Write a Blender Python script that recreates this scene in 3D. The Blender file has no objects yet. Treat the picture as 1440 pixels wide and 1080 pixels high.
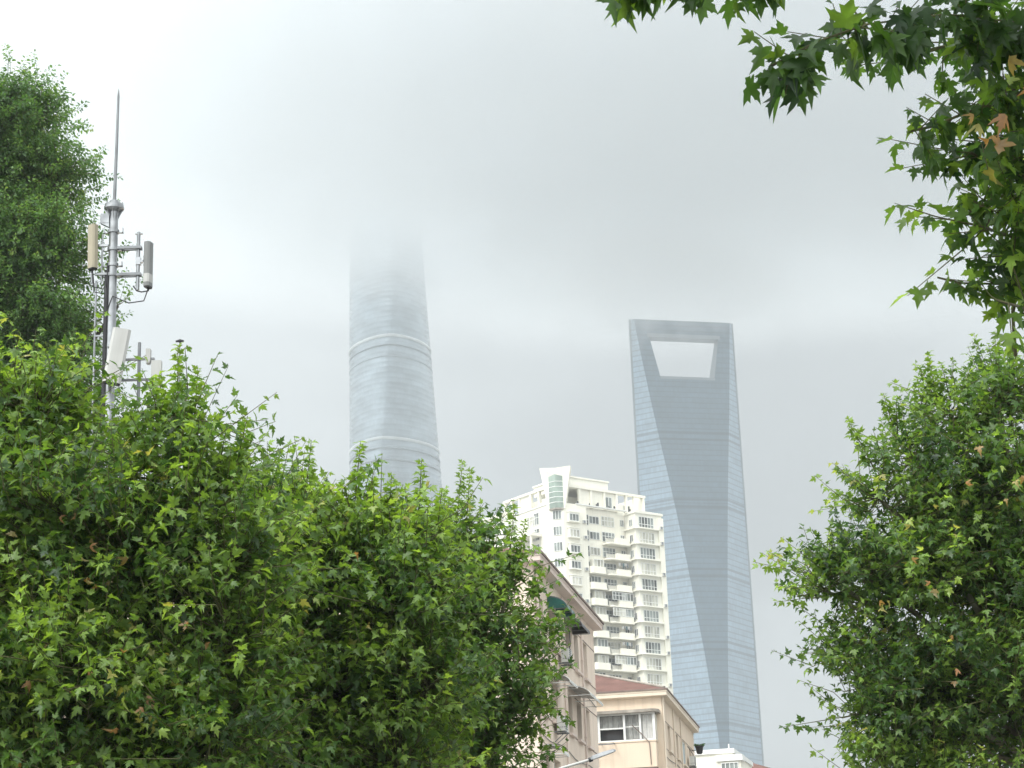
import bpy, math, random
import numpy as np
from mathutils import Vector, Matrix

R_ = math.radians
scene = bpy.context.scene
COL = scene.collection

# ------------------------------------------------------------------ camera
PITCH, ROLL, FPX = R_(17.2), R_(-2.08), 2800.0
cam_d = bpy.data.cameras.new('camera')
cam = bpy.data.objects.new('camera', cam_d)
COL.objects.link(cam)
cam_d.sensor_width = 36.0
cam_d.lens = FPX / 1440 * 36
cam_d.clip_start = 0.1
cam_d.clip_end = 30000
CAMR = Matrix.Rotation(math.pi/2 + PITCH, 3, 'X') @ Matrix.Rotation(ROLL, 3, 'Z')
cam.rotation_euler = CAMR.to_euler()
cam.location = (0, 0, 1.6)
scene.camera = cam
EYE = Vector((0, 0, 1.6))

def at(px, py, Y):
    """world point seen at photo pixel (px, py), Y metres ahead"""
    d = CAMR @ Vector(((px-720)/FPX, (540-py)/FPX, -1))
    return EYE + d*(Y/d.y)

# ------------------------------------------------------------------ materials
def new_mat(name):
    m = bpy.data.materials.new(name)
    m.use_nodes = True
    nt = m.node_tree
    nt.nodes.clear()
    out = nt.nodes.new('ShaderNodeOutputMaterial')
    return m, nt, out

def N(nt, typ, **kw):
    n = nt.nodes.new(typ)
    for k, v in kw.items():
        if k in n.inputs.keys() if isinstance(k, str) else False:
            n.inputs[k].default_value = v
        else:
            setattr(n, k, v)
    return n

def ramp(nt, stops, interp='LINEAR'):
    r = nt.nodes.new('ShaderNodeValToRGB')
    r.color_ramp.interpolation = interp
    e = r.color_ramp.elements
    while len(e) < len(stops): e.new(0.5)
    for i, (p, c) in enumerate(stops):
        e[i].position = p
        e[i].color = tuple(c) + (1,) if len(c) == 3 else c
    return r

def painted(name, col, var=0.12, scale=1.5, rough=0.8, metallic=0.0, streak=0.0, fine=0.0, bump=0.0, spec=0.4):
    """plain surface with large soft patches, vertical weather streaks and fine grain"""
    m, nt, out = new_mat(name)
    b = nt.nodes.new('ShaderNodeBsdfPrincipled')
    L = nt.links.new
    tc = nt.nodes.new('ShaderNodeTexCoord')
    n1 = N(nt, 'ShaderNodeTexNoise'); n1.inputs['Scale'].default_value = scale; n1.inputs['Detail'].default_value = 6
    L(tc.outputs['Object'], n1.inputs['Vector'])
    c0 = tuple(max(0, c*(1-var)) for c in col); c1 = tuple(min(1, c*(1+var)) for c in col)
    r1 = ramp(nt, [(0.3, c0), (0.7, c1)])
    L(n1.outputs['Fac'], r1.inputs['Fac'])
    cur = r1.outputs['Color']
    if streak > 0:
        mp = nt.nodes.new('ShaderNodeMapping'); mp.inputs['Scale'].default_value = (2.6, 2.6, 0.12)
        L(tc.outputs['Object'], mp.inputs['Vector'])
        n2 = N(nt, 'ShaderNodeTexNoise'); n2.inputs['Scale'].default_value = 1.6; n2.inputs['Detail'].default_value = 5
        L(mp.outputs['Vector'], n2.inputs['Vector'])
        r2 = ramp(nt, [(0.48, (0, 0, 0)), (0.75, (1, 1, 1))])
        L(n2.outputs['Fac'], r2.inputs['Fac'])
        mul = N(nt, 'ShaderNodeMath', operation='MULTIPLY'); mul.inputs[1].default_value = streak
        L(r2.outputs['Color'], mul.inputs[0])
        mx = nt.nodes.new('ShaderNodeMixRGB'); mx.inputs['Color2'].default_value = (col[0]*.45, col[1]*.42, col[2]*.38, 1)
        L(mul.outputs[0], mx.inputs['Fac']); L(cur, mx.inputs['Color1'])
        cur = mx.outputs['Color']
    if fine > 0:
        n3 = N(nt, 'ShaderNodeTexNoise'); n3.inputs['Scale'].default_value = 40; n3.inputs['Detail'].default_value = 3
        L(tc.outputs['Object'], n3.inputs['Vector'])
        mx = nt.nodes.new('ShaderNodeMixRGB'); mx.blend_type = 'MULTIPLY'; mx.inputs['Fac'].default_value = fine
        L(cur, mx.inputs['Color1']); L(n3.outputs['Color'], mx.inputs['Color2'])
        cur = mx.outputs['Color']
    L(cur, b.inputs['Base Color'])
    b.inputs['Roughness'].default_value = rough
    b.inputs['Metallic'].default_value = metallic
    b.inputs['Specular IOR Level'].default_value = spec
    if bump > 0:
        n4 = N(nt, 'ShaderNodeTexNoise'); n4.inputs['Scale'].default_value = 25; n4.inputs['Detail'].default_value = 5
        L(tc.outputs['Object'], n4.inputs['Vector'])
        bm = nt.nodes.new('ShaderNodeBump'); bm.inputs['Strength'].default_value = bump; bm.inputs['Distance'].default_value = 0.01
        L(n4.outputs['Fac'], bm.inputs['Height']); L(bm.outputs['Normal'], b.inputs['Normal'])
    L(b.outputs[0], out.inputs['Surface'])
    return m

def window_glass(name, col, rough=0.12, var=0.5, scale=0.7, spec=0.6):
    """pane with the dim room and drawn curtains behind it"""
    m, nt, out = new_mat(name)
    L = nt.links.new
    b = nt.nodes.new('ShaderNodeBsdfPrincipled')
    tc = nt.nodes.new('ShaderNodeTexCoord')
    mp = nt.nodes.new('ShaderNodeMapping'); mp.inputs['Scale'].default_value = (1.0, 1.0, 0.35)
    L(tc.outputs['Object'], mp.inputs['Vector'])
    oi = nt.nodes.new('ShaderNodeObjectInfo')
    ad = N(nt, 'ShaderNodeVectorMath', operation='ADD'); 
    cmb = nt.nodes.new('ShaderNodeCombineXYZ')
    k = N(nt, 'ShaderNodeMath', operation='MULTIPLY'); k.inputs[1].default_value = 57.0
    L(oi.outputs['Random'], k.inputs[0]); L(k.outputs[0], cmb.inputs[0]); L(k.outputs[0], cmb.inputs[1])
    L(mp.outputs[0], ad.inputs[0]); L(cmb.outputs[0], ad.inputs[1])
    n = N(nt, 'ShaderNodeTexNoise'); n.inputs['Scale'].default_value = scale; n.inputs['Detail'].default_value = 3
    L(ad.outputs[0], n.inputs['Vector'])
    r = ramp(nt, [(0.35, tuple(c*(1-var) for c in col)), (0.65, tuple(min(1, c*(1+var)) for c in col))])
    L(n.outputs['Fac'], r.inputs['Fac']); L(r.outputs['Color'], b.inputs['Base Color'])
    b.inputs['Roughness'].default_value = rough
    b.inputs['Specular IOR Level'].default_value = spec
    L(b.outputs[0], out.inputs['Surface'])
    return m

def tower_glass(name, col, floor_h, line_w, dark, bands=(), rough=0.35, metallic=0.6, mull=0.0, patch=0.08):
    """curtain wall: floor lines from the object's own height, paired dark plant-floor lines at the heights given"""
    m, nt, out = new_mat(name)
    L = nt.links.new
    b = nt.nodes.new('ShaderNodeBsdfPrincipled')
    tc = nt.nodes.new('ShaderNodeTexCoord')
    sp = nt.nodes.new('ShaderNodeSeparateXYZ'); L(tc.outputs['Object'], sp.inputs[0])
    def M(op, a, bb):
        n = N(nt, 'ShaderNodeMath', operation=op)
        for i, v in enumerate((a, bb)):
            if isinstance(v, (int, float)): n.inputs[i].default_value = v
            else: L(v, n.inputs[i])
        return n.outputs[0]
    z = sp.outputs['Z']
    fr = M('FRACT', M('DIVIDE', z, floor_h), 0)
    line = M('LESS_THAN', fr, line_w)
    tot = M('MULTIPLY', line, dark)
    for zb in bands:
        for off in (0, 5.5):
            d = M('ABSOLUTE', M('SUBTRACT', z, zb+off), 0)
            tot = M('MAXIMUM', tot, M('MULTIPLY', M('LESS_THAN', d, 0.9), 0.55))
    n = N(nt, 'ShaderNodeTexNoise'); n.inputs['Scale'].default_value = 0.05; n.inputs['Detail'].default_value = 5
    mp = nt.nodes.new('ShaderNodeMapping'); mp.inputs['Scale'].default_value = (1, 1, 2.5)
    L(tc.outputs['Object'], mp.inputs[0]); L(mp.outputs[0], n.inputs['Vector'])
    r = ramp(nt, [(0.3, tuple(c*(1-patch) for c in col)), (0.7, tuple(c*(1+patch) for c in col))])  # broad soft patches paint cloud reflections into the glass colour
    L(n.outputs['Fac'], r.inputs['Fac'])
    # individual panels: cells that reflect a little more or less
    vo = nt.nodes.new('ShaderNodeTexWhiteNoise'); vo.noise_dimensions = '3D'
    sn = N(nt, 'ShaderNodeVectorMath', operation='SNAP'); sn.inputs[1].default_value = (1.6, 1.6, floor_h)
    L(tc.outputs['Object'], sn.inputs[0]); L(sn.outputs[0], vo.inputs['Vector'])
    hs = nt.nodes.new('ShaderNodeMixRGB'); hs.blend_type = 'MULTIPLY'; hs.inputs['Fac'].default_value = 1
    mr = nt.nodes.new('ShaderNodeMapRange'); mr.inputs['To Min'].default_value = 0.91; mr.inputs['To Max'].default_value = 1.06
    L(vo.outputs['Value'], mr.inputs['Value'])
    L(r.outputs['Color'], hs.inputs['Color1']); L(mr.outputs[0], hs.inputs['Color2'])
    mx = nt.nodes.new('ShaderNodeMixRGB'); mx.inputs['Color2'].default_value = (col[0]*.25, col[1]*.25, col[2]*.27, 1)
    L(tot, mx.inputs['Fac']); L(hs.outputs['Color'], mx.inputs['Color1'])
    L(mx.outputs['Color'], b.inputs['Base Color'])
    b.inputs['Roughness'].default_value = rough
    b.inputs['Metallic'].default_value = metallic
    b.inputs['Specular IOR Level'].default_value = .18 if metallic == 0 else .5
    L(b.outputs[0], out.inputs['Surface'])
    return m

def leaf_material(name, stops, trans, tfac=0.35, rough=0.45, spec=0.5, veins=True):
    """leaf colour from each leaf's own 'tone' (age and health; low values also paint shade), veins from its UV"""
    m, nt, out = new_mat(name)
    L = nt.links.new
    at_ = nt.nodes.new('ShaderNodeAttribute'); at_.attribute_name = 'tone'
    r = ramp(nt, stops)
    L(at_.outputs['Fac'], r.inputs['Fac'])
    cur = r.outputs['Color']
    tc = nt.nodes.new('ShaderNodeTexCoord')
    n = N(nt, 'ShaderNodeTexNoise'); n.inputs['Scale'].default_value = 9; n.inputs['Detail'].default_value = 3
    L(tc.outputs['Object'], n.inputs['Vector'])
    mr = nt.nodes.new('ShaderNodeMapRange'); mr.inputs['From Min'].default_value = .3; mr.inputs['From Max'].default_value = .7
    mr.inputs['To Min'].default_value = 0.72; mr.inputs['To Max'].default_value = 1.25
    L(n.outputs['Fac'], mr.inputs['Value'])
    mx = nt.nodes.new('ShaderNodeMixRGB'); mx.blend_type = 'MULTIPLY'; mx.inputs['Fac'].default_value = 1
    L(cur, mx.inputs['Color1']); L(mr.outputs[0], mx.inputs['Color2'])
    cur = mx.outputs['Color']
    # paler underside
    geo = nt.nodes.new('ShaderNodeNewGeometry')
    und = nt.nodes.new('ShaderNodeMixRGB'); und.inputs['Color2'].default_value = (0.10, 0.15, 0.075, 1)
    mu = N(nt, 'ShaderNodeMath', operation='MULTIPLY'); mu.inputs[1].default_value = 0.35
    L(geo.outputs['Backfacing'], mu.inputs[0]); L(mu.outputs[0], und.inputs['Fac']); L(cur, und.inputs['Color1'])
    b = nt.nodes.new('ShaderNodeBsdfPrincipled')
    b.inputs['Roughness'].default_value = rough
    b.inputs['Specular IOR Level'].default_value = spec
    L(und.outputs['Color'], b.inputs['Base Color'])
    t = nt.nodes.new('ShaderNodeBsdfTranslucent')
    tm = nt.nodes.new('ShaderNodeMixRGB'); tm.blend_type = 'MULTIPLY'; tm.inputs['Fac'].default_value = 1
    tm.inputs['Color2'].default_value = tuple(trans) + (1,)
    L(cur, tm.inputs['Color1']); L(tm.outputs['Color'], t.inputs['Color'])
    ms = nt.nodes.new('ShaderNodeMixShader'); ms.inputs['Fac'].default_value = tfac
    L(b.outputs[0], ms.inputs[1]); L(t.outputs[0], ms.inputs[2])
    L(ms.outputs[0], out.inputs['Surface'])
    return m

def bark_material(name, a, b_):
    m, nt, out = new_mat(name)
    L = nt.links.new
    b = nt.nodes.new('ShaderNodeBsdfPrincipled')
    tc = nt.nodes.new('ShaderNodeTexCoord')
    v = nt.nodes.new('ShaderNodeTexNoise'); v.inputs['Scale'].default_value = 6; v.inputs['Detail'].default_value = 6
    L(tc.outputs['Object'], v.inputs['Vector'])
    r = ramp(nt, [(0.4, a), (0.6, b_)]); L(v.outputs['Fac'], r.inputs['Fac'])
    L(r.outputs['Color'], b.inputs['Base Color']); b.inputs['Roughness'].default_value = .9
    L(b.outputs[0], out.inputs['Surface'])
    return m

PLANE_STOPS = [(0.0, (0.014, 0.042, 0.012)), (0.35, (0.058, 0.125, 0.024)), (0.62, (0.160, 0.255, 0.044)),
               (0.80, (0.22, 0.34, 0.065)), (0.88, (0.30, 0.36, 0.10)), (0.93, (0.27, 0.15, 0.07)), (1.0, (0.36, 0.19, 0.11))]
MT = {}
MT['leaf'] = leaf_material('plane_leaf', PLANE_STOPS, (2.8, 2.7, 1.1), 0.35)
MT['leaf_near'] = leaf_material('overhanging_plane_leaf', PLANE_STOPS, (3.0, 2.9, 1.0), 0.42)
MT['leaf_camphor'] = leaf_material('camphor_leaf', [(0.0, (0.035, 0.085, 0.03)), (0.5, (0.085, 0.175, 0.05)), (0.8, (0.15, 0.26, 0.065)), (1.0, (0.24, 0.27, 0.09))], (2.4, 2.4, 1.1), 0.35)
MT['bark'] = bark_material('plane_bark', (0.13, 0.11, 0.075), (0.26, 0.25, 0.18))
MT['bark_dark'] = bark_material('camphor_bark', (0.05, 0.04, 0.03), (0.11, 0.09, 0.065))
MT['twig'] = painted('twig_bark', (0.12, 0.12, 0.05), .3, 8)
MT['white_wall'] = painted('white_render', (0.87, 0.84, 0.73), .05, .12, .75, streak=.16)
MT['cream_wall'] = painted('cream_render', (0.86, 0.84, 0.74), .04, .15, .75, streak=.12)
MT['white_frame'] = painted('white_frame', (0.8, 0.8, 0.77), .04, 1, .45)
MT['dark_frame'] = painted('dark_frame', (0.06, 0.065, 0.07), .1, 1, .5)
MT['pane_grey'] = window_glass('flat_pane', (0.19, 0.21, 0.20), .1, .65, .5)
MT['pane_light'] = window_glass('curtained_pane', (0.50, 0.49, 0.42), .15, .45, .6)
MT['pane_dark'] = window_glass('dim_pane', (0.05, 0.055, 0.06), .08, .5, .8)
MT['pane_blue'] = window_glass('blue_pane', (0.10, 0.17, 0.19), .1, .4, .8)
MT['green_glass'] = window_glass('green_louvre_glass', (0.30, 0.37, 0.32), .25, .2, .6)
MT['pink'] = painted('pink_render', (0.88, 0.735, 0.61), .05, .35, .88, streak=.26, fine=.14, bump=.25)
MT['pink_trim'] = painted('pink_trim', (0.74, 0.62, 0.55), .05, .6, .85, streak=.15)
MT['peach'] = painted('peach_render', (0.84, 0.69, 0.54), .05, .35, .88, streak=.28, fine=.14, bump=.25)
MT['peach_trim'] = painted('peach_trim', (0.80, 0.69, 0.56), .05, .6, .85, streak=.15)
MT['line'] = painted('dark_joint', (0.20, 0.15, 0.13), .2, 2, .9)
MT['gutter'] = painted('gutter_edge', (0.24, 0.18, 0.16), .2, 1.5, .8)
MT['concrete'] = painted('stained_concrete', (0.42, 0.38, 0.33), .3, 2.2, .95, streak=.4, fine=.3)
def tiles(name, col):
    m = painted(name, col, .2, 1.2, .85, fine=.4)
    nt = m.node_tree; L = nt.links.new
    b = [n for n in nt.nodes if n.type == 'BSDF_PRINCIPLED'][0]
    tc = nt.nodes.new('ShaderNodeTexCoord'); sp = nt.nodes.new('ShaderNodeSeparateXYZ'); L(tc.outputs['Object'], sp.inputs[0])
    a = N(nt, 'ShaderNodeMath', operation='DIVIDE'); a.inputs[1].default_value = .085; L(sp.outputs['Z'], a.inputs[0])
    f = N(nt, 'ShaderNodeMath', operation='FRACT'); L(a.outputs[0], f.inputs[0])
    bp = nt.nodes.new('ShaderNodeBump'); bp.inputs['Strength'].default_value = .9; bp.inputs['Distance'].default_value = .06
    L(f.outputs[0], bp.inputs['Height']); L(bp.outputs[0], b.inputs['Normal'])
    return m
MT['red_tile'] = tiles('red_roof', (0.20, 0.105, 0.085)) # painted('red_roof', (0.20, 0.105, 0.085), .14, 1.2, .85, fine=.3)
MT['steel'] = painted('galvanised_steel', (0.40, 0.41, 0.42), .3, 4, .28, metallic=.9, streak=.45)
MT['steel_dark'] = painted('grey_steel', (0.22, 0.23, 0.24), .2, 3, .5, metallic=.4)
MT['black'] = painted('black_plastic', (0.025, 0.025, 0.028), .2, 3, .5)
MT['panel_white'] = painted('white_radome', (0.47, 0.47, 0.45), .07, 2, .5, streak=.25)
MT['panel_grey'] = painted('grey_radome', (0.20, 0.205, 0.20), .08, 2, .5)
MT['panel_tan'] = painted('tan_radome', (0.38, 0.34, 0.25), .06, 2, .6)
MT['asphalt'] = painted('asphalt', (0.05, 0.05, 0.052), .2, 1.5, .9, fine=.4)
MT['paving'] = painted('paving', (0.26, 0.25, 0.23), .12, .6, .9, fine=.3)
MT['kerb'] = painted('kerb_stone', (0.35, 0.34, 0.32), .1, 2, .85)
MT['ground'] = painted('ground', (0.27, 0.265, 0.25), .2, .02, .95)
MT['paint'] = painted('road_paint', (0.72, 0.72, 0.68), .08, 3, .7)
MT['ac_white'] = painted('ac_casing', (0.66, 0.66, 0.62), .05, 3, .5, streak=.2)
MT['clear'] = painted('clear_awning_sheet', (0.48, 0.47, 0.44), .12, 3, .4)
MT['green_sheet'] = painted('green_awning_sheet', (0.012, 0.11, 0.09), .25, 3, .3)
MT['dark_sheet'] = painted('smoky_awning_sheet', (0.045, 0.042, 0.042), .25, 3, .35)
MT['curtain'] = painted('lace_curtain', (0.66, 0.65, 0.62), .16, 3.5, .9, fine=.2)
MT['curtain_grey'] = painted('grey_curtain', (0.42, 0.42, 0.40), .2, 4, .9, fine=.25)
MT['potplant'] = painted('pot_plant_leaf', (0.06, 0.15, 0.03), .3, 9, .6)
MT['swfc_side'] = tower_glass('lit_curtain_wall', (0.34, 0.445, 0.54), 4.2, .22, .40, (395, 342, 289, 235, 177, 120, 65), .3, 0.0, patch=.13)  # portal tower glass, the lit tone of its flat sides painted in
MT['swfc_cut'] = tower_glass('shaded_curtain_wall', (0.088, 0.150, 0.205), 4.2, .20, .35, (395, 342, 289, 235, 177, 120, 65), .3, 0.0, patch=.14)  # same glass, painted darker where the curved walls catch less light
MT['swfc_rim'] = painted('portal_lining', (0.22, 0.26, 0.29), .06, .1, .5)
MT['st_glass'] = tower_glass('twisted_curtain_wall', (0.31, 0.37, 0.41), 4.5, .18, .30, (), .2, .45, patch=.28)
MT['st_belt'] = painted('pale_belt', (0.62, 0.65, 0.65), .14, .06, .5)
MT['st_line'] = painted('dark_belt_line', (0.25, 0.29, 0.32), .05, .05, .6)

# ------------------------------------------------------------------ object helpers
def tag(o, label=None, cat=None, group=None, kind=None):
    if label: o['label'] = label
    if cat: o['category'] = cat
    if group: o['group'] = group
    if kind: o['kind'] = kind
    return o

def empty(name, loc, rz=0.0):
    o = bpy.data.objects.new(name, None)
    COL.objects.link(o); o.location = loc; o.rotation_euler = (0, 0, rz)
    o.empty_display_size = .3
    return o

class MB:
    """collects simple solids; build() links them as ONE mesh object"""
    def __init__(s): s.v = []; s.f = []; s.m = []; s.sm = []
    def face(s, pts, m=0, smooth=False):
        n = len(s.v); s.v += [tuple(p) for p in pts]
        s.f.append(tuple(range(n, n+len(pts)))); s.m.append(m); s.sm.append(smooth)
    def raw(s, vs, fs, m=0, smooth=False):
        n = len(s.v); s.v += [tuple(p) for p in vs]
        for f in fs: s.f.append(tuple(n+i for i in f)); s.m.append(m); s.sm.append(smooth)
    def box(s, a, b, m=0):
        x0, x1 = sorted((a[0], b[0])); y0, y1 = sorted((a[1], b[1])); z0, z1 = sorted((a[2], b[2]))
        v = [(x0,y0,z0),(x1,y0,z0),(x1,y1,z0),(x0,y1,z0),(x0,y0,z1),(x1,y0,z1),(x1,y1,z1),(x0,y1,z1)]
        s.raw(v, [(0,3,2,1),(4,5,6,7),(0,1,5,4),(1,2,6,5),(2,3,7,6),(3,0,4,7)], m)
    def prism(s, poly, z0, z1, m=0, top=True, bottom=True):
        n = len(poly)
        v = [(x,y,z0) for x,y in poly] + [(x,y,z1) for x,y in poly]
        f = [(i,(i+1)%n,n+(i+1)%n,n+i) for i in range(n)]
        if bottom: f.append(tuple(reversed(range(n))))
        if top: f.append(tuple(range(n,2*n)))
        s.raw(v, f, m)
    def extrude(s, poly, o, U, W, D, m=0):
        """polygon (u,w) in the plane o+uU+wW, thickened by vector D"""
        o, U, W, D = map(Vector, (o, U, W, D)); n = len(poly)
        a = [o+U*u+W*w for u,w in poly]; v = a+[p+D for p in a]
        f = [(i,(i+1)%n,n+(i+1)%n,n+i) for i in range(n)] + [tuple(reversed(range(n))), tuple(range(n,2*n))]
        s.raw(v, f, m)
    def tube(s, pts, r, n=8, m=0, caps=True, smooth=True):
        pts = [Vector(p) for p in pts]; k = len(pts)
        rs = r if isinstance(r, (list, tuple)) else [r]*k
        v = []; up = Vector((0,0,1))
        prev = None
        for i,p in enumerate(pts):
            t = (pts[min(i+1,k-1)]-pts[max(i-1,0)])
            t = t.normalized() if t.length > 1e-9 else Vector((0,0,1))
            if prev is None:
                ref = Vector((1,0,0)) if abs(t.z) > .9 else up
                a = t.cross(ref).normalized()
            else:
                a = (prev - t*prev.dot(t)); a = a.normalized() if a.length > 1e-6 else t.orthogonal().normalized()
            prev = a; bb = t.cross(a)
            for j in range(n):
                q = 2*math.pi*j/n
                v.append(p+(a*math.cos(q)+bb*math.sin(q))*rs[i])
        f = [(i*n+j, i*n+(j+1)%n, (i+1)*n+(j+1)%n, (i+1)*n+j) for i in range(k-1) for j in range(n)]
        s.raw(v, f, m, smooth)
        if caps:
            s.face([v[j] for j in reversed(range(n))], m); s.face([v[(k-1)*n+j] for j in range(n)], m)
    def lathe(s, prof, c=(0,0,0), n=20, m=0, smooth=True):
        v = []; k = len(prof)
        for r,z in prof:
            for j in range(n):
                q = 2*math.pi*j/n; v.append((c[0]+r*math.cos(q), c[1]+r*math.sin(q), c[2]+z))
        f = [(i*n+j, i*n+(j+1)%n, (i+1)*n+(j+1)%n, (i+1)*n+j) for i in range(k-1) for j in range(n)]
        s.raw(v, f, m, smooth)
        s.face([v[j] for j in reversed(range(n))], m); s.face([v[(k-1)*n+j] for j in range(n)], m)
    def build(s, name, mats, parent=None, loc=None):
        me = bpy.data.meshes.new(name)
        me.from_pydata(s.v, [], s.f)
        for mm in (mats if isinstance(mats, (list, tuple)) else [mats]): me.materials.append(mm)
        me.polygons.foreach_set('material_index', s.m)
        me.polygons.foreach_set('use_smooth', s.sm)
        me.update()
        o = bpy.data.objects.new(name, me); COL.objects.link(o)
        if parent: o.parent = parent
        if loc is not None: o.location = loc
        return o

def np_mesh(name, V, F, mat, tone=None, parent=None):
    me = bpy.data.meshes.new(name)
    nv, nf, k = len(V), len(F), F.shape[1]
    me.vertices.add(nv); me.vertices.foreach_set('co', np.ascontiguousarray(V, np.float32).ravel())
    me.loops.add(nf*k); me.loops.foreach_set('vertex_index', np.ascontiguousarray(F, np.int32).ravel())
    me.polygons.add(nf); me.polygons.foreach_set('loop_start', np.arange(0, nf*k, k, dtype=np.int32))
    me.update(calc_edges=True)
    if tone is not None:
        a = me.attributes.new('tone', 'FLOAT', 'POINT'); a.data.foreach_set('value', np.ascontiguousarray(tone, np.float32))
    me.materials.append(mat)
    o = bpy.data.objects.new(name, me); COL.objects.link(o)
    if parent: o.parent = parent
    return o

def link_copy(o, parent, loc=None, rot=None):
    c = o.copy(); COL.objects.link(c); c.parent = parent
    if loc is not None: c.location = loc
    if rot is not None: c.rotation_euler = rot
    return c

# ------------------------------------------------------------------ setting: ground, road, pavement
STREET = R_(10.4)                                # the street runs 10.4 degrees right of straight ahead
SX = Vector((math.cos(STREET), -math.sin(STREET), 0)); SY = Vector((math.sin(STREET), math.cos(STREET), 0))
mb = MB(); mb.box((-6000,-3000,-.5),(6000,9000,0)); tag(mb.build('ground', MT['ground']), kind='structure')
P0 = Vector((0.44, 63.3, 0))                     # front street corner of the pink block
road_root = P0 + SX*4.0
def street_sheet(name, u0, u1, z0, z1, m):
    b = MB(); b.box((u0,-120,z0),(u1,400,z1)); o = b.build(name, m); o.location = road_root; o.rotation_euler = (0,0,-STREET)
    return tag(o, kind='structure')
street_sheet('road', 0, 9, -.2, .004, MT['asphalt'])
street_sheet('pavement', -3.6, -.25, -.2, .125, MT['paving'])
street_sheet('kerb', -.25, 0, -.2, .13, MT['kerb'])
street_sheet('far_kerb', 9, 9.25, -.2, .13, MT['kerb'])
street_sheet('far_pavement', 9.25, 13, -.2, .125, MT['paving'])
b = MB()
for i in range(40): b.box((4.42, -118+i*9, .0045), (4.57, -114+i*9, .008))
o = b.build('road_markings', MT['paint']); o.location = road_root; o.rotation_euler = (0,0,-STREET); tag(o, kind='structure')

# ------------------------------------------------------------------ twisted tower in the cloud
def twisted_tower():
    root = empty('twisted_tower', (-102.1, 1600, 0))
    tag(root, 'tall twisted rounded glass tower whose top dissolves into the low cloud', 'skyscraper')
    nseg = 120
    psi = np.linspace(0, 2*np.pi, nseg, endpoint=False)
    def section(z, grow=0.0):
        R = 38.4 - .0325*(z-408) + grow; e = .1
        p0 = np.radians(53 + .387*(z-408))
        h = R*(1+e*np.cos(3*psi-p0)); hp = -3*R*e*np.sin(3*psi-p0)
        # shallow notch winding up one corner
        q = (psi - p0/3 - np.radians(68)) ; q = (q+np.pi) % (2*np.pi) - np.pi
        k = 1 - .06*np.exp(-(q/.07)**2)
        x = (h*np.cos(psi) - hp*np.sin(psi))*k; y = (h*np.sin(psi) + hp*np.cos(psi))*k
        return np.stack([x, y, np.full(nseg, z)], 1)
    def shell(name, zs, mat):
        V = np.concatenate([section(z, g) for z, g in zs]); n = len(zs)
        i, j = np.meshgrid(np.arange(n-1), np.arange(nseg), indexing='ij')
        F = np.stack([i*nseg+j, i*nseg+(j+1) % nseg, (i+1)*nseg+(j+1) % nseg, (i+1)*nseg+j], -1).reshape(-1, 4)
        return np_mesh(name, V, F, mat, parent=root)
    belts = (531.5, 442.5, 353, 263, 174, 85)
    zs = []
    z = 0.0
    while z < 655:
        zs += [(z, 0.30), (z+.5, -.25), (z+4.49, .30)]; z += 4.5
    shell('curtain_wall', zs, MT['st_glass'])
    for zb in belts:
        shell('belt', [(zb-1.3, .2), (zb-1.3, .75), (zb+1.3, .75), (zb+1.3, .2)], MT['st_belt'])
        for dz in (-8, -18):
            shell('belt_line', [(zb+dz-.6, .2), (zb+dz-.6, .5), (zb+dz+.6, .5), (zb+dz+.6, .2)], MT['st_line'])
    shell('roof', [(655, .2), (655, -30)], MT['st_line'])
twisted_tower()

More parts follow.
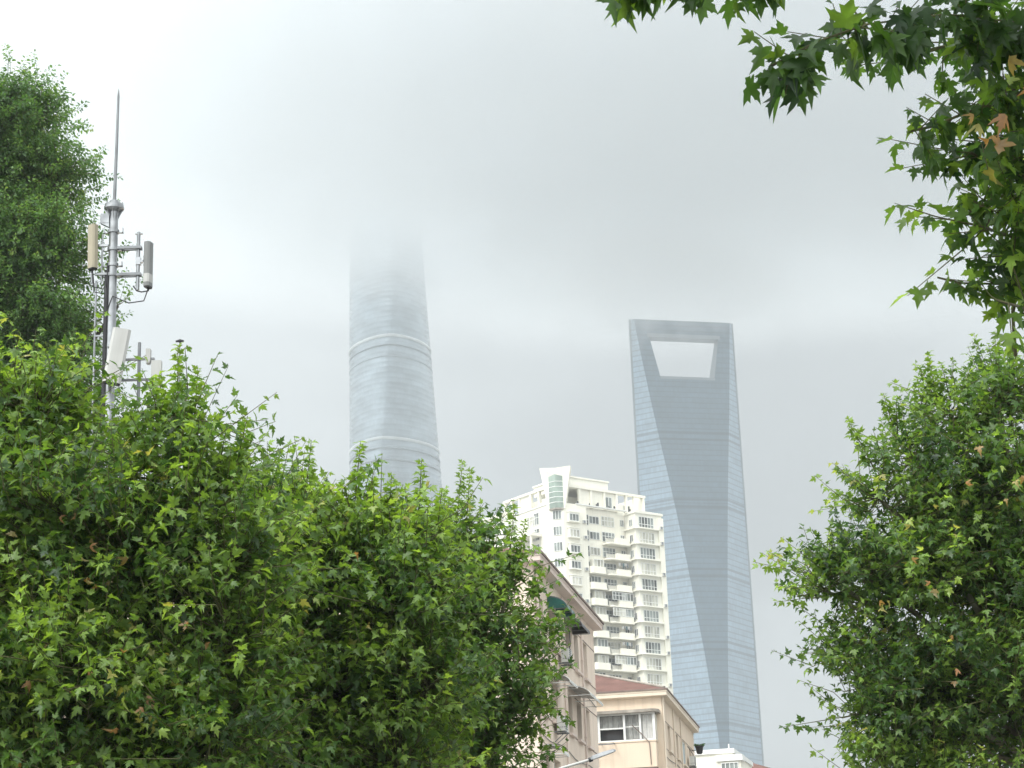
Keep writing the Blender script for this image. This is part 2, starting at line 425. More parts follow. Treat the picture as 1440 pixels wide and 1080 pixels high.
# ------------------------------------------------------------------ tower with the portal
def portal_tower():
    A = Vector((90.8, 1430.9, 0)); Cc = Vector((170.4, 1449.8, 0))
    mid = (A+Cc)/2
    root = empty('portal_tower', mid, math.atan2(Cc.y-A.y, Cc.x-A.x))
    tag(root, 'blue glass skyscraper with a trapezoid opening under its flat top', 'skyscraper')
    h = (Cc-A).length/2                      # half diagonal of the square plan; local x runs A->C, -y faces the viewer
    H = 492.0
    kz = [0, 60, 120, 175, 232, 289, 325, 358, 400, 430, 459, 477, 492]
    kt = [1.0, .985, .955, .90, .79, .65, .555, .46, .325, .235, .154, .105, .065]
    def t(z): return float(np.interp(z, kz, kt))
    za, zb = 445.5, 477.5                    # opening
    wa, wb = 21.5, 27.3
    zs = sorted(set(list(np.linspace(0, za, 40)) + list(np.linspace(za, zb, 5)) + [zb, 484, H]))
    # prism faces (four flat sides, each narrowing upward)
    side = MB()
    for z0, z1 in zip(zs[:-1], zs[1:]):
        t0, t1 = t(z0), t(z1)
        for sx in (-1, 1):
            for sy in (-1, 1):
                p = [(sx*h, 0, z0), (sx*h*(1-t0), sy*h*t0, z0), (sx*h*(1-t1), sy*h*t1, z1), (sx*h, 0, z1)]
                side.face(p if sx*sy < 0 else p[::-1])
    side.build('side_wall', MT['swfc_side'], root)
    cut = MB()
    for z0, z1 in zip(zs[:-1], zs[1:]):
        t0, t1 = t(z0), t(z1)
        for sy in (-1, 1):
            w0, w1 = h*(1-t0), h*(1-t1)
            if z0 >= za-1e-6 and z1 <= zb+1e-6:
                g0 = wa+(wb-wa)*(z0-za)/(zb-za); g1 = wa+(wb-wa)*(z1-za)/(zb-za)
                spans = [(-w0, -g0, -w1, -g1), (g0, w0, g1, w1)]
            else:
                spans = [(-w0, w0, -w1, w1)]
            for a0, b0, a1, b1 in spans:
                p = [(a0, sy*h*t0, z0), (b0, sy*h*t0, z0), (b1, sy*h*t1, z1), (a1, sy*h*t1, z1)]
                cut.face(p if sy < 0 else p[::-1])
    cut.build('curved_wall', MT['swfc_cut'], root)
    # lining of the opening, standing 0.6 m proud of both curved walls as its frame
    rim = MB()
    ya, yb = h*t(za), h*t(zb)
    rim.face([(-wa,-ya,za),(wa,-ya,za),(wa,ya,za),(-wa,ya,za)])
    rim.face([(-wb,-yb,zb),(-wb,yb,zb),(wb,yb,zb),(wb,-yb,zb)])
    nz = [z for z in zs if za-1e-6 <= z <= zb+1e-6]
    for z0, z1 in zip(nz[:-1], nz[1:]):
        for sx in (-1, 1):
            g0 = wa+(wb-wa)*(z0-za)/(zb-za); g1 = wa+(wb-wa)*(z1-za)/(zb-za)
            p = [(sx*g0,-h*t(z0),z0),(sx*g0,h*t(z0),z0),(sx*g1,h*t(z1),z1),(sx*g1,-h*t(z1),z1)]
            rim.face(p if sx < 0 else p[::-1])
    rim.build('opening_lining', MT['swfc_rim'], root)
    fr = MB()
    def bar(x0, z0, x1, z1, wdt, out=.5):
        for sy in (-1, 1):
            d = Vector((x1-x0, 0, z1-z0)).normalized(); nrm = Vector((-d.z, 0, d.x))*wdt
            q = [Vector((x0, sy*(h*t(z0)+.05), z0)), Vector((x1, sy*(h*t(z1)+.05), z1))]
            a, c = q; off = Vector((0, sy*out, 0))
            v = [a, c, c+nrm, a+nrm, a+off, c+off, c+nrm+off, a+nrm+off]
            fr.raw(v, [(0,1,2,3),(4,5,6,7),(0,1,5,4),(1,2,6,5),(2,3,7,6),(3,0,4,7)])
    bar(-wb-1.5, zb, wb+1.5, zb, 3.0); fr.build('lintel', MT['swfc_rim'], root)
    fr = MB(); bar(wa, za, -wa, za, 2.0); fr.build('opening_sill', MT['swfc_rim'], root)
    tp = MB(); th = h*t(H)
    tp.face([(-h,0,H),(-h+th,-th,H),(h-th,-th,H),(h,0,H),(h-th,th,H),(-h+th,th,H)]); tp.build('roof', MT['swfc_cut'], root)
    # thin corner trims on the two upright edges
    for sx in (-1, 1):
        e = MB(); e.prism([(sx*h-.6,-.7),(sx*h+.6,-.7),(sx*h+.6,.7),(sx*h-.6,.7)], 0, H+.4); e.build('corner_trim', MT['st_line'], root)
portal_tower()

# ------------------------------------------------------------------ white apartment tower
def pane_mesh(name, w, hh, nx, nz, frame=.07, glass='pane_grey', fm='white_frame', depth=.10, transom=None):
    """window in the xz plane facing -y, origin at its bottom left: frame bars with glass set back inside them"""
    b = MB()
    b.box((0, -.03, 0), (w, .0, hh), 1)
    xs = np.linspace(0, w, nx+1); zs = np.linspace(0, hh, nz+1) if transom is None else [0, transom, hh]
    for i, x in enumerate(xs):
        c = min(max(x, frame/2), w-frame/2); b.box((c-frame/2, -depth, 0), (c+frame/2, -.031, hh), 0)
    for j, z in enumerate(zs):
        c = min(max(z, frame/2), hh-frame/2)
        for x0, x1 in zip(xs[:-1], xs[1:]):
            a0 = frame if x0 == 0 else x0+frame/2; a1 = w-frame if x1 == xs[-1] else x1-frame/2
            b.box((a0, -depth+.012, c-frame/2), (a1, -.031, c+frame/2), 0)
    me_o = b.build(name, [MT[fm], MT[glass]])
    me = me_o.data; bpy.data.objects.remove(me_o)
    return me

def place(me, name, parent, loc, rz=0.0):
    o = bpy.data.objects.new(name, me); COL.objects.link(o); o.parent = parent; o.location = loc; o.rotation_euler = (0,0,rz)
    return o

def apartment_tower():
    rnd = random.Random(5)
    root = empty('apartment_tower', (7.49, 360, 0), R_(37))
    tag(root, 'white high rise of flats with stacked balconies and a winged crown', 'apartment tower')
    PITCH_Z = 3.0
    base = 89.0                                 # roof slab of the flats; storeys are counted down from here
    NF = 15
    wall = MB()
    # local x = right-hand front, local y = left-hand front going away; near corner cut across
    wall.prism([(1.5,0),(7.0,0),(7.0,1.2),(18.0,1.2),(18.0,18.0),(0,18.0),(0,2.0)], 0, base+.9)
    wall.prism([(0.6,18.0),(9,18.0),(9,27),(0.6,27)], 0, base-.6)
    wall.build('wall', MT['white_wall'], root)
    # projecting right-hand wing, creamier
    wing = MB(); wing.prism([(17.2,-2.0),(23.8,-2.0),(23.8,14.0),(18.004,14.0),(18.004,1.1),(17.2,1.1)], 0, base+.3)
    wing.box((17.0,-2.25,base+.3),(24.0,13.9,base+.75))
    wing.build('wing_wall', MT['cream_wall'], root)
    pier = MB(); pier.box((22.7,-2.35,0),(23.9,-1.996,base-.2)); pier.build('wing_pier', MT['white_wall'], root)
    # shared window meshes
    W = dict(
        corner=[pane_mesh('window', 1.7, 1.7, 3, 1, .09, g) for g in ('pane_grey','pane_light','pane_grey')],
        bay=[pane_mesh('window', 2.5, 1.55, 3, 1, .09, g) for g in ('pane_light','pane_grey','pane_grey')],
        bayside=[pane_mesh('window', .62, 1.55, 1, 1, .08, g) for g in ('pane_grey','pane_light')],
        narrow=[pane_mesh('window', 1.15, 2.1, 1, 2, .08, g) for g in ('pane_grey','pane_dark')],
        mid=[pane_mesh('window', 2.4, 1.5, 3, 1, .09, g) for g in ('pane_grey','pane_light','pane_grey','pane_blue')],
        wide=[pane_mesh('window', 3.1, 1.9, 4, 2, .09, g, transom=1.1) for g in ('pane_grey','pane_light','pane_grey')],
        small=[pane_mesh('window', .95, 1.35, 2, 1, .08, g) for g in ('pane_grey','pane_dark')],
        wing=[pane_mesh('window', 3.7, 2.2, 5, 2, .09, g, transom=.75) for g in ('pane_grey','pane_light','pane_grey','pane_light')],
        left=[pane_mesh('window', 2.5, 1.9, 3, 2, .09, g, transom=1.2) for g in ('pane_grey','pane_light')],
        left2=[pane_mesh('window', 1.6, 2.3, 2, 2, .09, g, transom=1.4) for g in ('pane_grey','pane_light')],
    )
    pick = lambda k: rnd.choice(W[k])
    # corner bay windows across the cut corner
    ca = math.atan2(2.0, -1.5)                  # direction along the cut, from (1.5,0) to (0,2)
    cutdir = Vector((-1.5, 2.0, 0)).normalized(); cutn = Vector((-2.0, -1.5, 0)).normalized()
    balc_a = MB(); balc_a.prism([(7.15,1.15),(7.15,-.25),(7.6,-.6),(10.5,-.6),(10.95,-.25),(10.95,1.15)], 0, 1.1)
    balc_a.prism([(7.05,1.15),(7.05,-.30),(7.55,-.70),(10.55,-.70),(11.05,-.30),(11.05,1.15)], -.22, 0)
    oa = balc_a.build('balcony', MT['white_wall'], root); oa.location.z = base-3*PITCH_Z-2.75
    balc_b = MB(); balc_b.prism([(13.3,1.15),(13.3,-.75),(16.6,-.75),(17.1,-.2),(17.1,1.15)], 0, 1.05)
    balc_b.prism([(11.3,1.15),(11.3,-.2),(11.9,-.85),(16.7,-.85),(17.15,-.3),(17.15,1.15)], -.24, 0)
    balc_b.box((11.4,-.1,0),(13.3,.0,.9))
    ob = balc_b.build('balcony', MT['white_wall'], root); ob.location.z = base-1*PITCH_Z-2.75
    rail = MB()
    for i in range(9): rail.box((11.5+i*.22,-.16,0),(11.53+i*.22,-.13,.95))
    rail.box((11.4,-.17,.95),(13.3,-.12,1.0))
    ledge = MB(); ledge.prism([(16.7,1.0),(16.7,-2.05),(17.6,-2.75),(22.2,-2.75),(22.7,-2.3),(22.7,-2.002),(17.198,-2.002),(17.198,1.0)], 0, .22)
    ol = ledge.build('ledge', MT['cream_wall'], root); ol.location.z = base-2.75
    bayb = MB(); bayb.prism([(2.2,0-.002),(2.5,-.62),(4.9,-.62),(5.2,-.002)], 0, .16); bayb.prism([(2.2,-.002),(2.5,-.62),(4.9,-.62),(5.2,-.002)], 1.84, 2.0)
    bayb.prism([(2.35,-.002),(2.6,-.50),(4.8,-.50),(5.05,-.002)], .16, 1.84)
    obay = bayb.build('bay', MT['cream_wall'], root); obay.location.z = base-2.72
    first = True
    for k in range(NF):
        zf = base - PITCH_Z*(k+1)               # floor level of this storey
        p = Vector((1.5,0,0))*.86 + Vector((0,2.0,0))*.14 + cutn*.02
        place(pick('corner'), 'window', root, p+cutdir*.12+Vector((0,0,zf+.85)), math.atan2(cutdir.y, cutdir.x) + math.pi) if False else None
        q = Vector((0,2.0,0)) + (-cutdir)*.42 + cutn*.015
        place(pick('corner'), 'window', root, q+Vector((0,0,zf+.75)), math.atan2(-cutdir.y, -cutdir.x))
        if k: link_copy(obay, root, (0,0,zf+.28))
        place(pick('bay'), 'window', root, (2.45,-.5,zf+.46), 0).scale = (.9,1,.9)
        place(pick('narrow'), 'window', root, (7.15,1.19,zf+.5))
        if k < 3:
            place(pick('mid'), 'window', root, (8.45,1.19,zf+.9))
        else:
            if k > 3: link_copy(oa, root, (0,0,zf+.25))
            place(pick('mid'), 'window', root, (8.3,1.19 if k % 3 == 1 else .15,zf+1.38))
            if k % 3 != 1:
                mbx = MB(); mbx.box((8.2,.16,1.3),(10.8,1.15,2.9)); place(mbx_mesh(mbx), 'loggia_box', root, (0,0,zf))
        place(pick('wide'), 'window', root, (11.45,1.19,zf+.75))
        place(pick('small'), 'window', root, (16.0,1.19,zf+1.1))
        if k >= 1:
            if k > 1: link_copy(ob, root, (0,0,zf+.25))
            place(RAIL(rail), 'railing', root, (0,0,zf+.25))
            if k in (5, 6, 9):                  # glazed-in balconies
                place(pick('wide'), 'window', root, (11.7,-.72 if k != 9 else -.6,zf+1.32)).scale.z = .8
                place(pick('mid'), 'window', root, (14.4,-.7,zf+1.32))
        if k: link_copy(ol, root, (0,0,zf+.25))
        place(pick('wing'), 'window', root, (17.95,-2.02,zf+.5))
        place(pick('small'), 'window', root, (17.19,-.2,zf+.9), R_(-90))
        # left-hand front
        for v0, key in ((6.6,'left2'),(9.2,'left'),(13.4,'left2'),(16.9,'left')):
            place(pick(key), 'window', root, (-.015,v0+ (0 if key=='left' else .5),zf+.7), R_(-90))
        if k < 8: place(pick('left'), 'window', root, (.585,23.5,zf+.3), R_(-90))
    # parapet trims
    cp = MB(); cp.box((4.6,-.12,base+.9),(17.1,.5,base+1.1)); cp.box((-.15,2.6,base+.9),(.5,18.1,base+1.1)); cp.build('coping', MT['white_frame'], root)
    # open attic frames set back on the roof
    at_ = MB()
    for u in (6.2,9.0,12.2,15.2,17.6,19.6,21.9): at_.box((u-.22,.7,base+.85),(u+.22,1.2,93.3))
    at_.box((3.0,.6,93.3),(22.3,1.5,93.75))
    at_.box((6.0,1.0,base+.85),(15.4,1.15,93.3))
    at_.box((21.7,1.2,base+.3),(22.3,9,93.7))
    for v in (3.4,6.4,9.0,12.6,15.0,17.2): at_.box((.7,v-.25,base+.85),(1.25,v+.25,93.3))
    at_.box((.6,3.0,93.3),(1.5,17.6,93.75)); at_.box((.9,9.3,base+.85),(1.05,12.4,93.3)); at_.box((.9,3.6,base+.85),(1.05,6.2,91.0))
    for v in (19.5,22,24.5): at_.box((1.0,v-.2,base-.6),(1.5,v+.2,91.4))
    at_.box((.9,18.4,91.4),(2.2,26.5,91.8))
    at_.build('attic_frame', MT['white_wall'], root)
    core = MB(); core.box((3.4,4.6,base+.85),(20,15,92.6)); core.build('roof_house', MT['cream_wall'], root)
    pw = MB(); pw.box((4.0,2.0,93.76),(14.2,12,95.6)); pw.box((3.8,1.8,95.6),(14.4,12.2,95.9)); pw.build('plant_room', MT['cream_wall'], root)
    for (u, w_) in ((12.5,1.6),(16.1,1.2),(19.9,1.7)):
        place(pane_mesh('window', w_, 2.2, 2, 1, .09, 'pane_grey'), 'window', root, (u,.995 if u<15 else 4.59,base+1.3))
    # winged crown over the corner: two fins opening upward, green louvred glass between them
    cr = MB()
    zt = 97.0
    a = Vector((1.75,-.25,0)); c = Vector((-.25,2.3,0))
    def P(v, z): return (v.x, v.y, z)
    vv = Vector((-.55,-.40,0))
    A0 = a; C0 = c; A1 = Vector((2.95,-.85,0)); C1 = Vector((-.95,3.6,0)); midv = (a+c)/2+vv
    back = Vector((1.5,1.6,0))
    # right fin, left fin (wedges), lintel with a notch
    gr = a*.92+c*.08; gl = a*.08+c*.92
    for (lo, hi, g) in ((A0, A1, gr), (C0, C1, gl)):
        v = [P(lo,base-.2),P(g,base-.2),P(g,zt-2.0),P(hi,zt)]
        v2 = [P(lo+back,base-.2),P(g+back,base-.2),P(g+back,zt-2.0),P(hi+back,zt)]
        cr.raw(v+v2, [(0,1,2,3),(4,5,6,7),(0,1,5,4),(1,2,6,5),(2,3,7,6),(3,0,4,7)])
    nt_ = (a+c)/2+vv*1.1
    v = [P(gr,zt-2.0),P(A1,zt),P(nt_,zt-.5),P(C1,zt),P(gl,zt-2.0),P(midv,zt-1.7)]
    v2 = [(x+back.x,y+back.y,z) for x,y,z in v]
    cr.raw(v+v2, [(0,1,2,5),(5,2,3,4),(6,7,8,11),(11,8,9,10),(1,2,8,7),(2,3,9,8),(0,5,11,6),(5,4,10,11)])
    cr.build('crown', MT['white_wall'], root)
    gg = MB(); g0, g1 = gr+cutn*.02, gl+cutn*.02
    pts = [g0, midv, g1]
    for s0, s1 in zip(pts[:-1], pts[1:]):
        gg.face([P(s0,base-.1),P(s1,base-.1),P(s1,zt-2.0+(.3 if s1 is midv else 0)),P(s0,zt-2.0+(.3 if s0 is midv else 0))], 0)
        nn = int(6)
        for i in range(1, nn):
            z = base-.1+(zt-2.0-base)*i/nn
            d = Vector((-.05,-.04,0))
            gg.raw([P(s0+d,z),P(s1+d,z),P(s1+d,z+.12),P(s0+d,z+.12),P(s0,z),P(s1,z),P(s1,z+.12),P(s0,z+.12)],[(0,1,2,3),(0,1,5,4),(2,3,7,6)],1)
    gg.build('louvre_glass', [MT['green_glass'], MT['white_frame']], root)
    gs = MB(); gs.prism([tuple((g0+cutn*.12)[:2]), tuple((g0+back*.3)[:2]), tuple((g1+back*.3)[:2]), tuple((g1+cutn*.12)[:2]), tuple((midv+cutn*.12)[:2])][::-1], base-.45, base-.12)
    gs.build('louvre_sill', MT['concrete'], root)
    # canopy over the lower terrace on the left-hand front
    cn = MB(); cn.box((-2.6,4.8,84.2),(-.004,12.6,84.7)); cn.box((-2.5,5.0,80.5),(-2.2,5.4,84.2)); cn.box((-2.5,12.0,80.5),(-2.2,12.4,84.2)); cn.build('canopy', MT['white_wall'], root)
    acb = MB(); acb.box((0,-.36,0),(.85,-.03,.6)); acb.box((.04,-.37,.05),(.58,-.361,.55),1); aco = acb.build('air_conditioner', [MT['ac_white'], MT['steel_dark']], root); aco.location = (6.0,-.0,base-5.6)
    for k in range(NF):
        zf = base-PITCH_Z*(k+1)
        if rnd.random() < .7: link_copy(aco, root, (5.75+rnd.uniform(-.1,.25),-.001,zf+.35))
        if rnd.random() < .5: link_copy(aco, root, (22.8,-2.36,zf+.5)).scale = (.9,1,1)
        if rnd.random() < .6: link_copy(aco, root, (-.001,4.0+rnd.uniform(0,.6),zf+.2), (0,0,R_(-90)))
    wash = MB()
    for i in range(5): wash.box((i*.5+rnd.uniform(0,.1),-.02,-rnd.uniform(.5,.8)),(i*.5+.38,.0,0),i % 3)
    wash.tube([(-.2,-.01,.02),(2.6,-.01,.02)], .015, 5, 0)
    wo = wash.build('washing_line', [MT['curtain'], MT['steel_dark'], MT['pane_blue']], root); wo.location = (13.6,-.72,base-PITCH_Z*4+1.9+.6)
    for k in (7,8,11): link_copy(wo, root, (13.6,-.72,base-PITCH_Z*(k+1)+2.5))
    # clothes, pots and plants on the parapet
    cl = MB()
    for u in (5.1, 7.9, 9.6, 9.9, 12.6, 13.9, 17.8):
        w_ = rnd.uniform(.12,.3); cl.box((u,.1,base+1.1),(u+w_,.3,base+1.1+rnd.uniform(.25,.8)))
    cl.build('parapet_pot', MT['dark_frame'], root)

_rail = {}
def RAIL(b):
    if 'm' not in _rail:
        o = b.build('railing', MT['steel_dark']); _rail['m'] = o.data; bpy.data.objects.remove(o)
    return _rail['m']
_lb = {}
def mbx_mesh(b):
    if 'm' not in _lb:
        o = b.build('loggia_box', MT['cream_wall']); _lb['m'] = o.data; bpy.data.objects.remove(o)
    return _lb['m']
apartment_tower()

# ------------------------------------------------------------------ walls with real openings
def wall_with_holes(mb, f, u0, u1, z0, z1, holes, reveal=.22, m=0):
    """f(u, z, d) -> local xyz with d metres into the wall; holes = (u0, u1, z0, z1)"""
    us = sorted(set([u0, u1] + [h for H in holes for h in H[:2]])); zs = sorted(set([z0, z1] + [h for H in holes for h in H[2:]]))
    us = [u for u in us if u0 <= u <= u1]; zs = [z for z in zs if z0 <= z <= z1]
    for a, b in zip(us[:-1], us[1:]):
        for c, d in zip(zs[:-1], zs[1:]):
            um, zm = (a+b)/2, (c+d)/2
            if any(H[0] < um < H[1] and H[2] < zm < H[3] for H in holes): continue
            mb.face([f(a,c,0), f(b,c,0), f(b,d,0), f(a,d,0)], m)
    for a, b, c, d in holes:
        for (p, q) in (((a,c),(a,d)), ((b,d),(b,c)), ((a,d),(b,d)), ((b,c),(a,c))):
            mb.face([f(p[0],p[1],0), f(q[0],q[1],0), f(q[0],q[1],reveal), f(p[0],p[1],reveal)], m)

def casement(f, a, b, c, d, reveal, parent, glass, nx=2, frame='white_frame', fr=.06, transom=None, open_half=False):
    """window part set in an opening: frame, with its pane as a sub-part"""
    fm = MB(); L_ = lambda u, z, dd: Vector(f(u, z, dd))
    def bar(ua, ub, za, zb, d0, d1):
        v = [L_(u, z, dd) for dd in (d0, d1) for (u, z) in ((ua,za),(ub,za),(ub,zb),(ua,zb))]
        fm.raw(v, [(0,1,2,3),(4,5,6,7),(0,1,5,4),(1,2,6,5),(2,3,7,6),(3,0,4,7)])
    d0, d1 = reveal-.07, reveal-.012
    xs = np.linspace(a, b, nx+1)
    for i, x in enumerate(xs):
        cc = min(max(x, a+fr/2), b-fr/2); bar(cc-fr/2, cc+fr/2, c, d, d0, d1)
    for z in [c+fr/2, d-fr/2] + ([transom] if transom else []):
        for x0, x1 in zip(xs[:-1], xs[1:]):
            bar((a+fr) if x0 == xs[0] else x0+fr/2, (b-fr) if x1 == xs[-1] else x1-fr/2, z-fr/2, z+fr/2, d0+.006, d1-.002)
    o = fm.build('window', MT[frame], parent)
    g = MB(); v = [f(a,c,reveal-.03), f(b,c,reveal-.03), f(b,d,reveal-.03), f(a,d,reveal-.03)]
    v2 = [f(a,c,reveal-.008), f(b,c,reveal-.008), f(b,d,reveal-.008), f(a,d,reveal-.008)]
    g.raw(v+v2, [(0,1,2,3),(4,5,6,7),(0,1,5,4),(1,2,6,5),(2,3,7,6),(3,0,4,7)])
    g.build('pane', MT[glass], o)
    return o

def sill(f, a, b, z, parent, mat, out=.12, th=.09):
    s_ = MB(); v = [f(u, zz, dd) for dd in (-.003, -out) for (u, zz) in ((a-.08,z-th),(b+.08,z-th),(b+.08,z),(a-.08,z))]
    s_.raw(v, [(0,1,2,3),(4,5,6,7),(0,1,5,4),(1,2,6,5),(2,3,7,6),(3,0,4,7)])
    return s_.build('sill', MT[mat], parent)

def hip_roof(mb, x0, x1, y0, y1, z, slope, over, m=0):
    """hip roof over the eaves rectangle; a thin slab edge so it has depth"""
    x0 -= over; x1 += over; y0 -= over; y1 += over
    hw = min(x1-x0, y1-y0)/2; zr = z+slope*hw
    if x1-x0 >= y1-y0: r0, r1 = (x0+hw, (y0+y1)/2), (x1-hw, (y0+y1)/2)
    else: r0, r1 = ((x0+x1)/2, y0+hw), ((x0+x1)/2, y1-hw)
    v = [(x0,y0,z),(x1,y0,z),(x1,y1,z),(x0,y1,z),(*r0,zr),(*r1,zr)]
    if x1-x0 >= y1-y0: f = [(0,1,5,4),(1,2,5),(2,3,4,5),(3,0,4)]
    else: f = [(0,1,4),(1,2,5,4),(2,3,5),(3,0,4,5)]
    mb.raw(v, f, m); mb.raw(v[:4], [(3,2,1,0)], m)

def eaves(root, x0, x1, y0, y1, zt, over, drop, trim, gut):
    """boxed eaves round the block: sloping soffit, fascia in two steps, dark gutter edge"""
    def ring(name, prof, mat):
        b = MB(); cs = []
        for (o_, z) in prof: cs.append([(x0-o_,y0-o_,z),(x1+o_,y0-o_,z),(x1+o_,y1+o_,z),(x0-o_,y1+o_,z)])
        n = len(prof)
        for i in range(n):
            for j in range(4):
                b.face([cs[i][j], cs[i][(j+1) % 4], cs[(i+1) % n][(j+1) % 4], cs[(i+1) % n][j]])
        return b.build(name, MT[mat], root)
    ring('eaves', [(-.05, zt-drop), (over*.93, zt-drop+.06), (over*.93, zt-drop+.20), (over, zt-drop+.22), (over, zt-.05), (-.05, zt-.05)], trim)
    ring('gutter', [(over-.09, zt-.048), (over+.045, zt-.048), (over+.045, zt+.02), (over-.09, zt+.02)], gut)

def quarter_awning(root, f, v0, v1, zt, drop, proj, sheet, ends, frame='white_frame'):
    """curved window awning: bent sheet on ribs, with or without closed ends"""
    n = 8
    prof = [(proj*math.sin(i/n*math.pi/2), zt-drop*(1-math.cos(i/n*math.pi/2))) for i in range(n+1)]
    b = MB()
    for (o0,z0),(o1,z1) in zip(prof[:-1], prof[1:]):
        for dz in (0, .012):
            b.face([f(v0,z0+dz,-o0-.003), f(v1,z0+dz,-o0-.003), f(v1,z1+dz,-o1-.003), f(v0,z1+dz,-o1-.003)])
    if ends:
        for v in (v0, v1):
            b.face([f(v,z,-o-.003) for o,z in prof]+[f(v,zt-drop,-.003)])
    o = b.build('awning', sheet, root)
    r = MB()
    for v in np.linspace(v0, v1, 3):
        r.tube([f(v,z-.02,-o-.02) for o,z in prof], .014, 5)
        r.tube([f(v,zt-drop-.02,-.02), f(v,zt-drop-.02,-proj-.01)], .012, 5)
    r.tube([f(v0,zt-drop-.02,-proj-.01), f(v1,zt-drop-.02,-proj-.01)], .014, 5)
    r.build('awning_rib', MT[frame], o)
    return o

def air_con(root, f, v0, z, w=.7, hh=.48, dep=.26, gap=.12):
    b = MB(); 
    def bx(m_, a, c, z0, z1, d0, d1, mm=0):
        v = [f(u, zz, -dd) for dd in (d0, d1) for (u, zz) in ((a,z0),(c,z0),(c,z1),(a,z1))]
        m_.raw(v, [(0,1,2,3),(4,5,6,7),(0,1,5,4),(1,2,6,5),(2,3,7,6),(3,0,4,7)], mm)
    bx(b, v0, v0+w, z, z+hh, gap, gap+dep)
    for i in range(7): bx(b, v0+.06, v0+w-.25, z+.06+i*.065, z+.08+i*.065, gap+dep+.002, gap+dep+.02, 1)
    for i in range(4): bx(b, v0-.012, v0-.002, z+.1, z+.13, gap+.05+i*.06, gap+.08+i*.06, 1)
    o = b.build('air_conditioner', [MT['ac_white'], MT['steel_dark']], root)
    k = MB()
    for vv in (v0+.1, v0+w-.1):
        bx(k, vv-.02, vv+.02, z-.05, z-.004, .0, gap+dep+.04)
        k.tube([f(vv, z-.35, -.01), f(vv, z-.04, -gap-dep)], .014, 5)
    k.build('bracket', MT['steel_dark'], o)
    return o

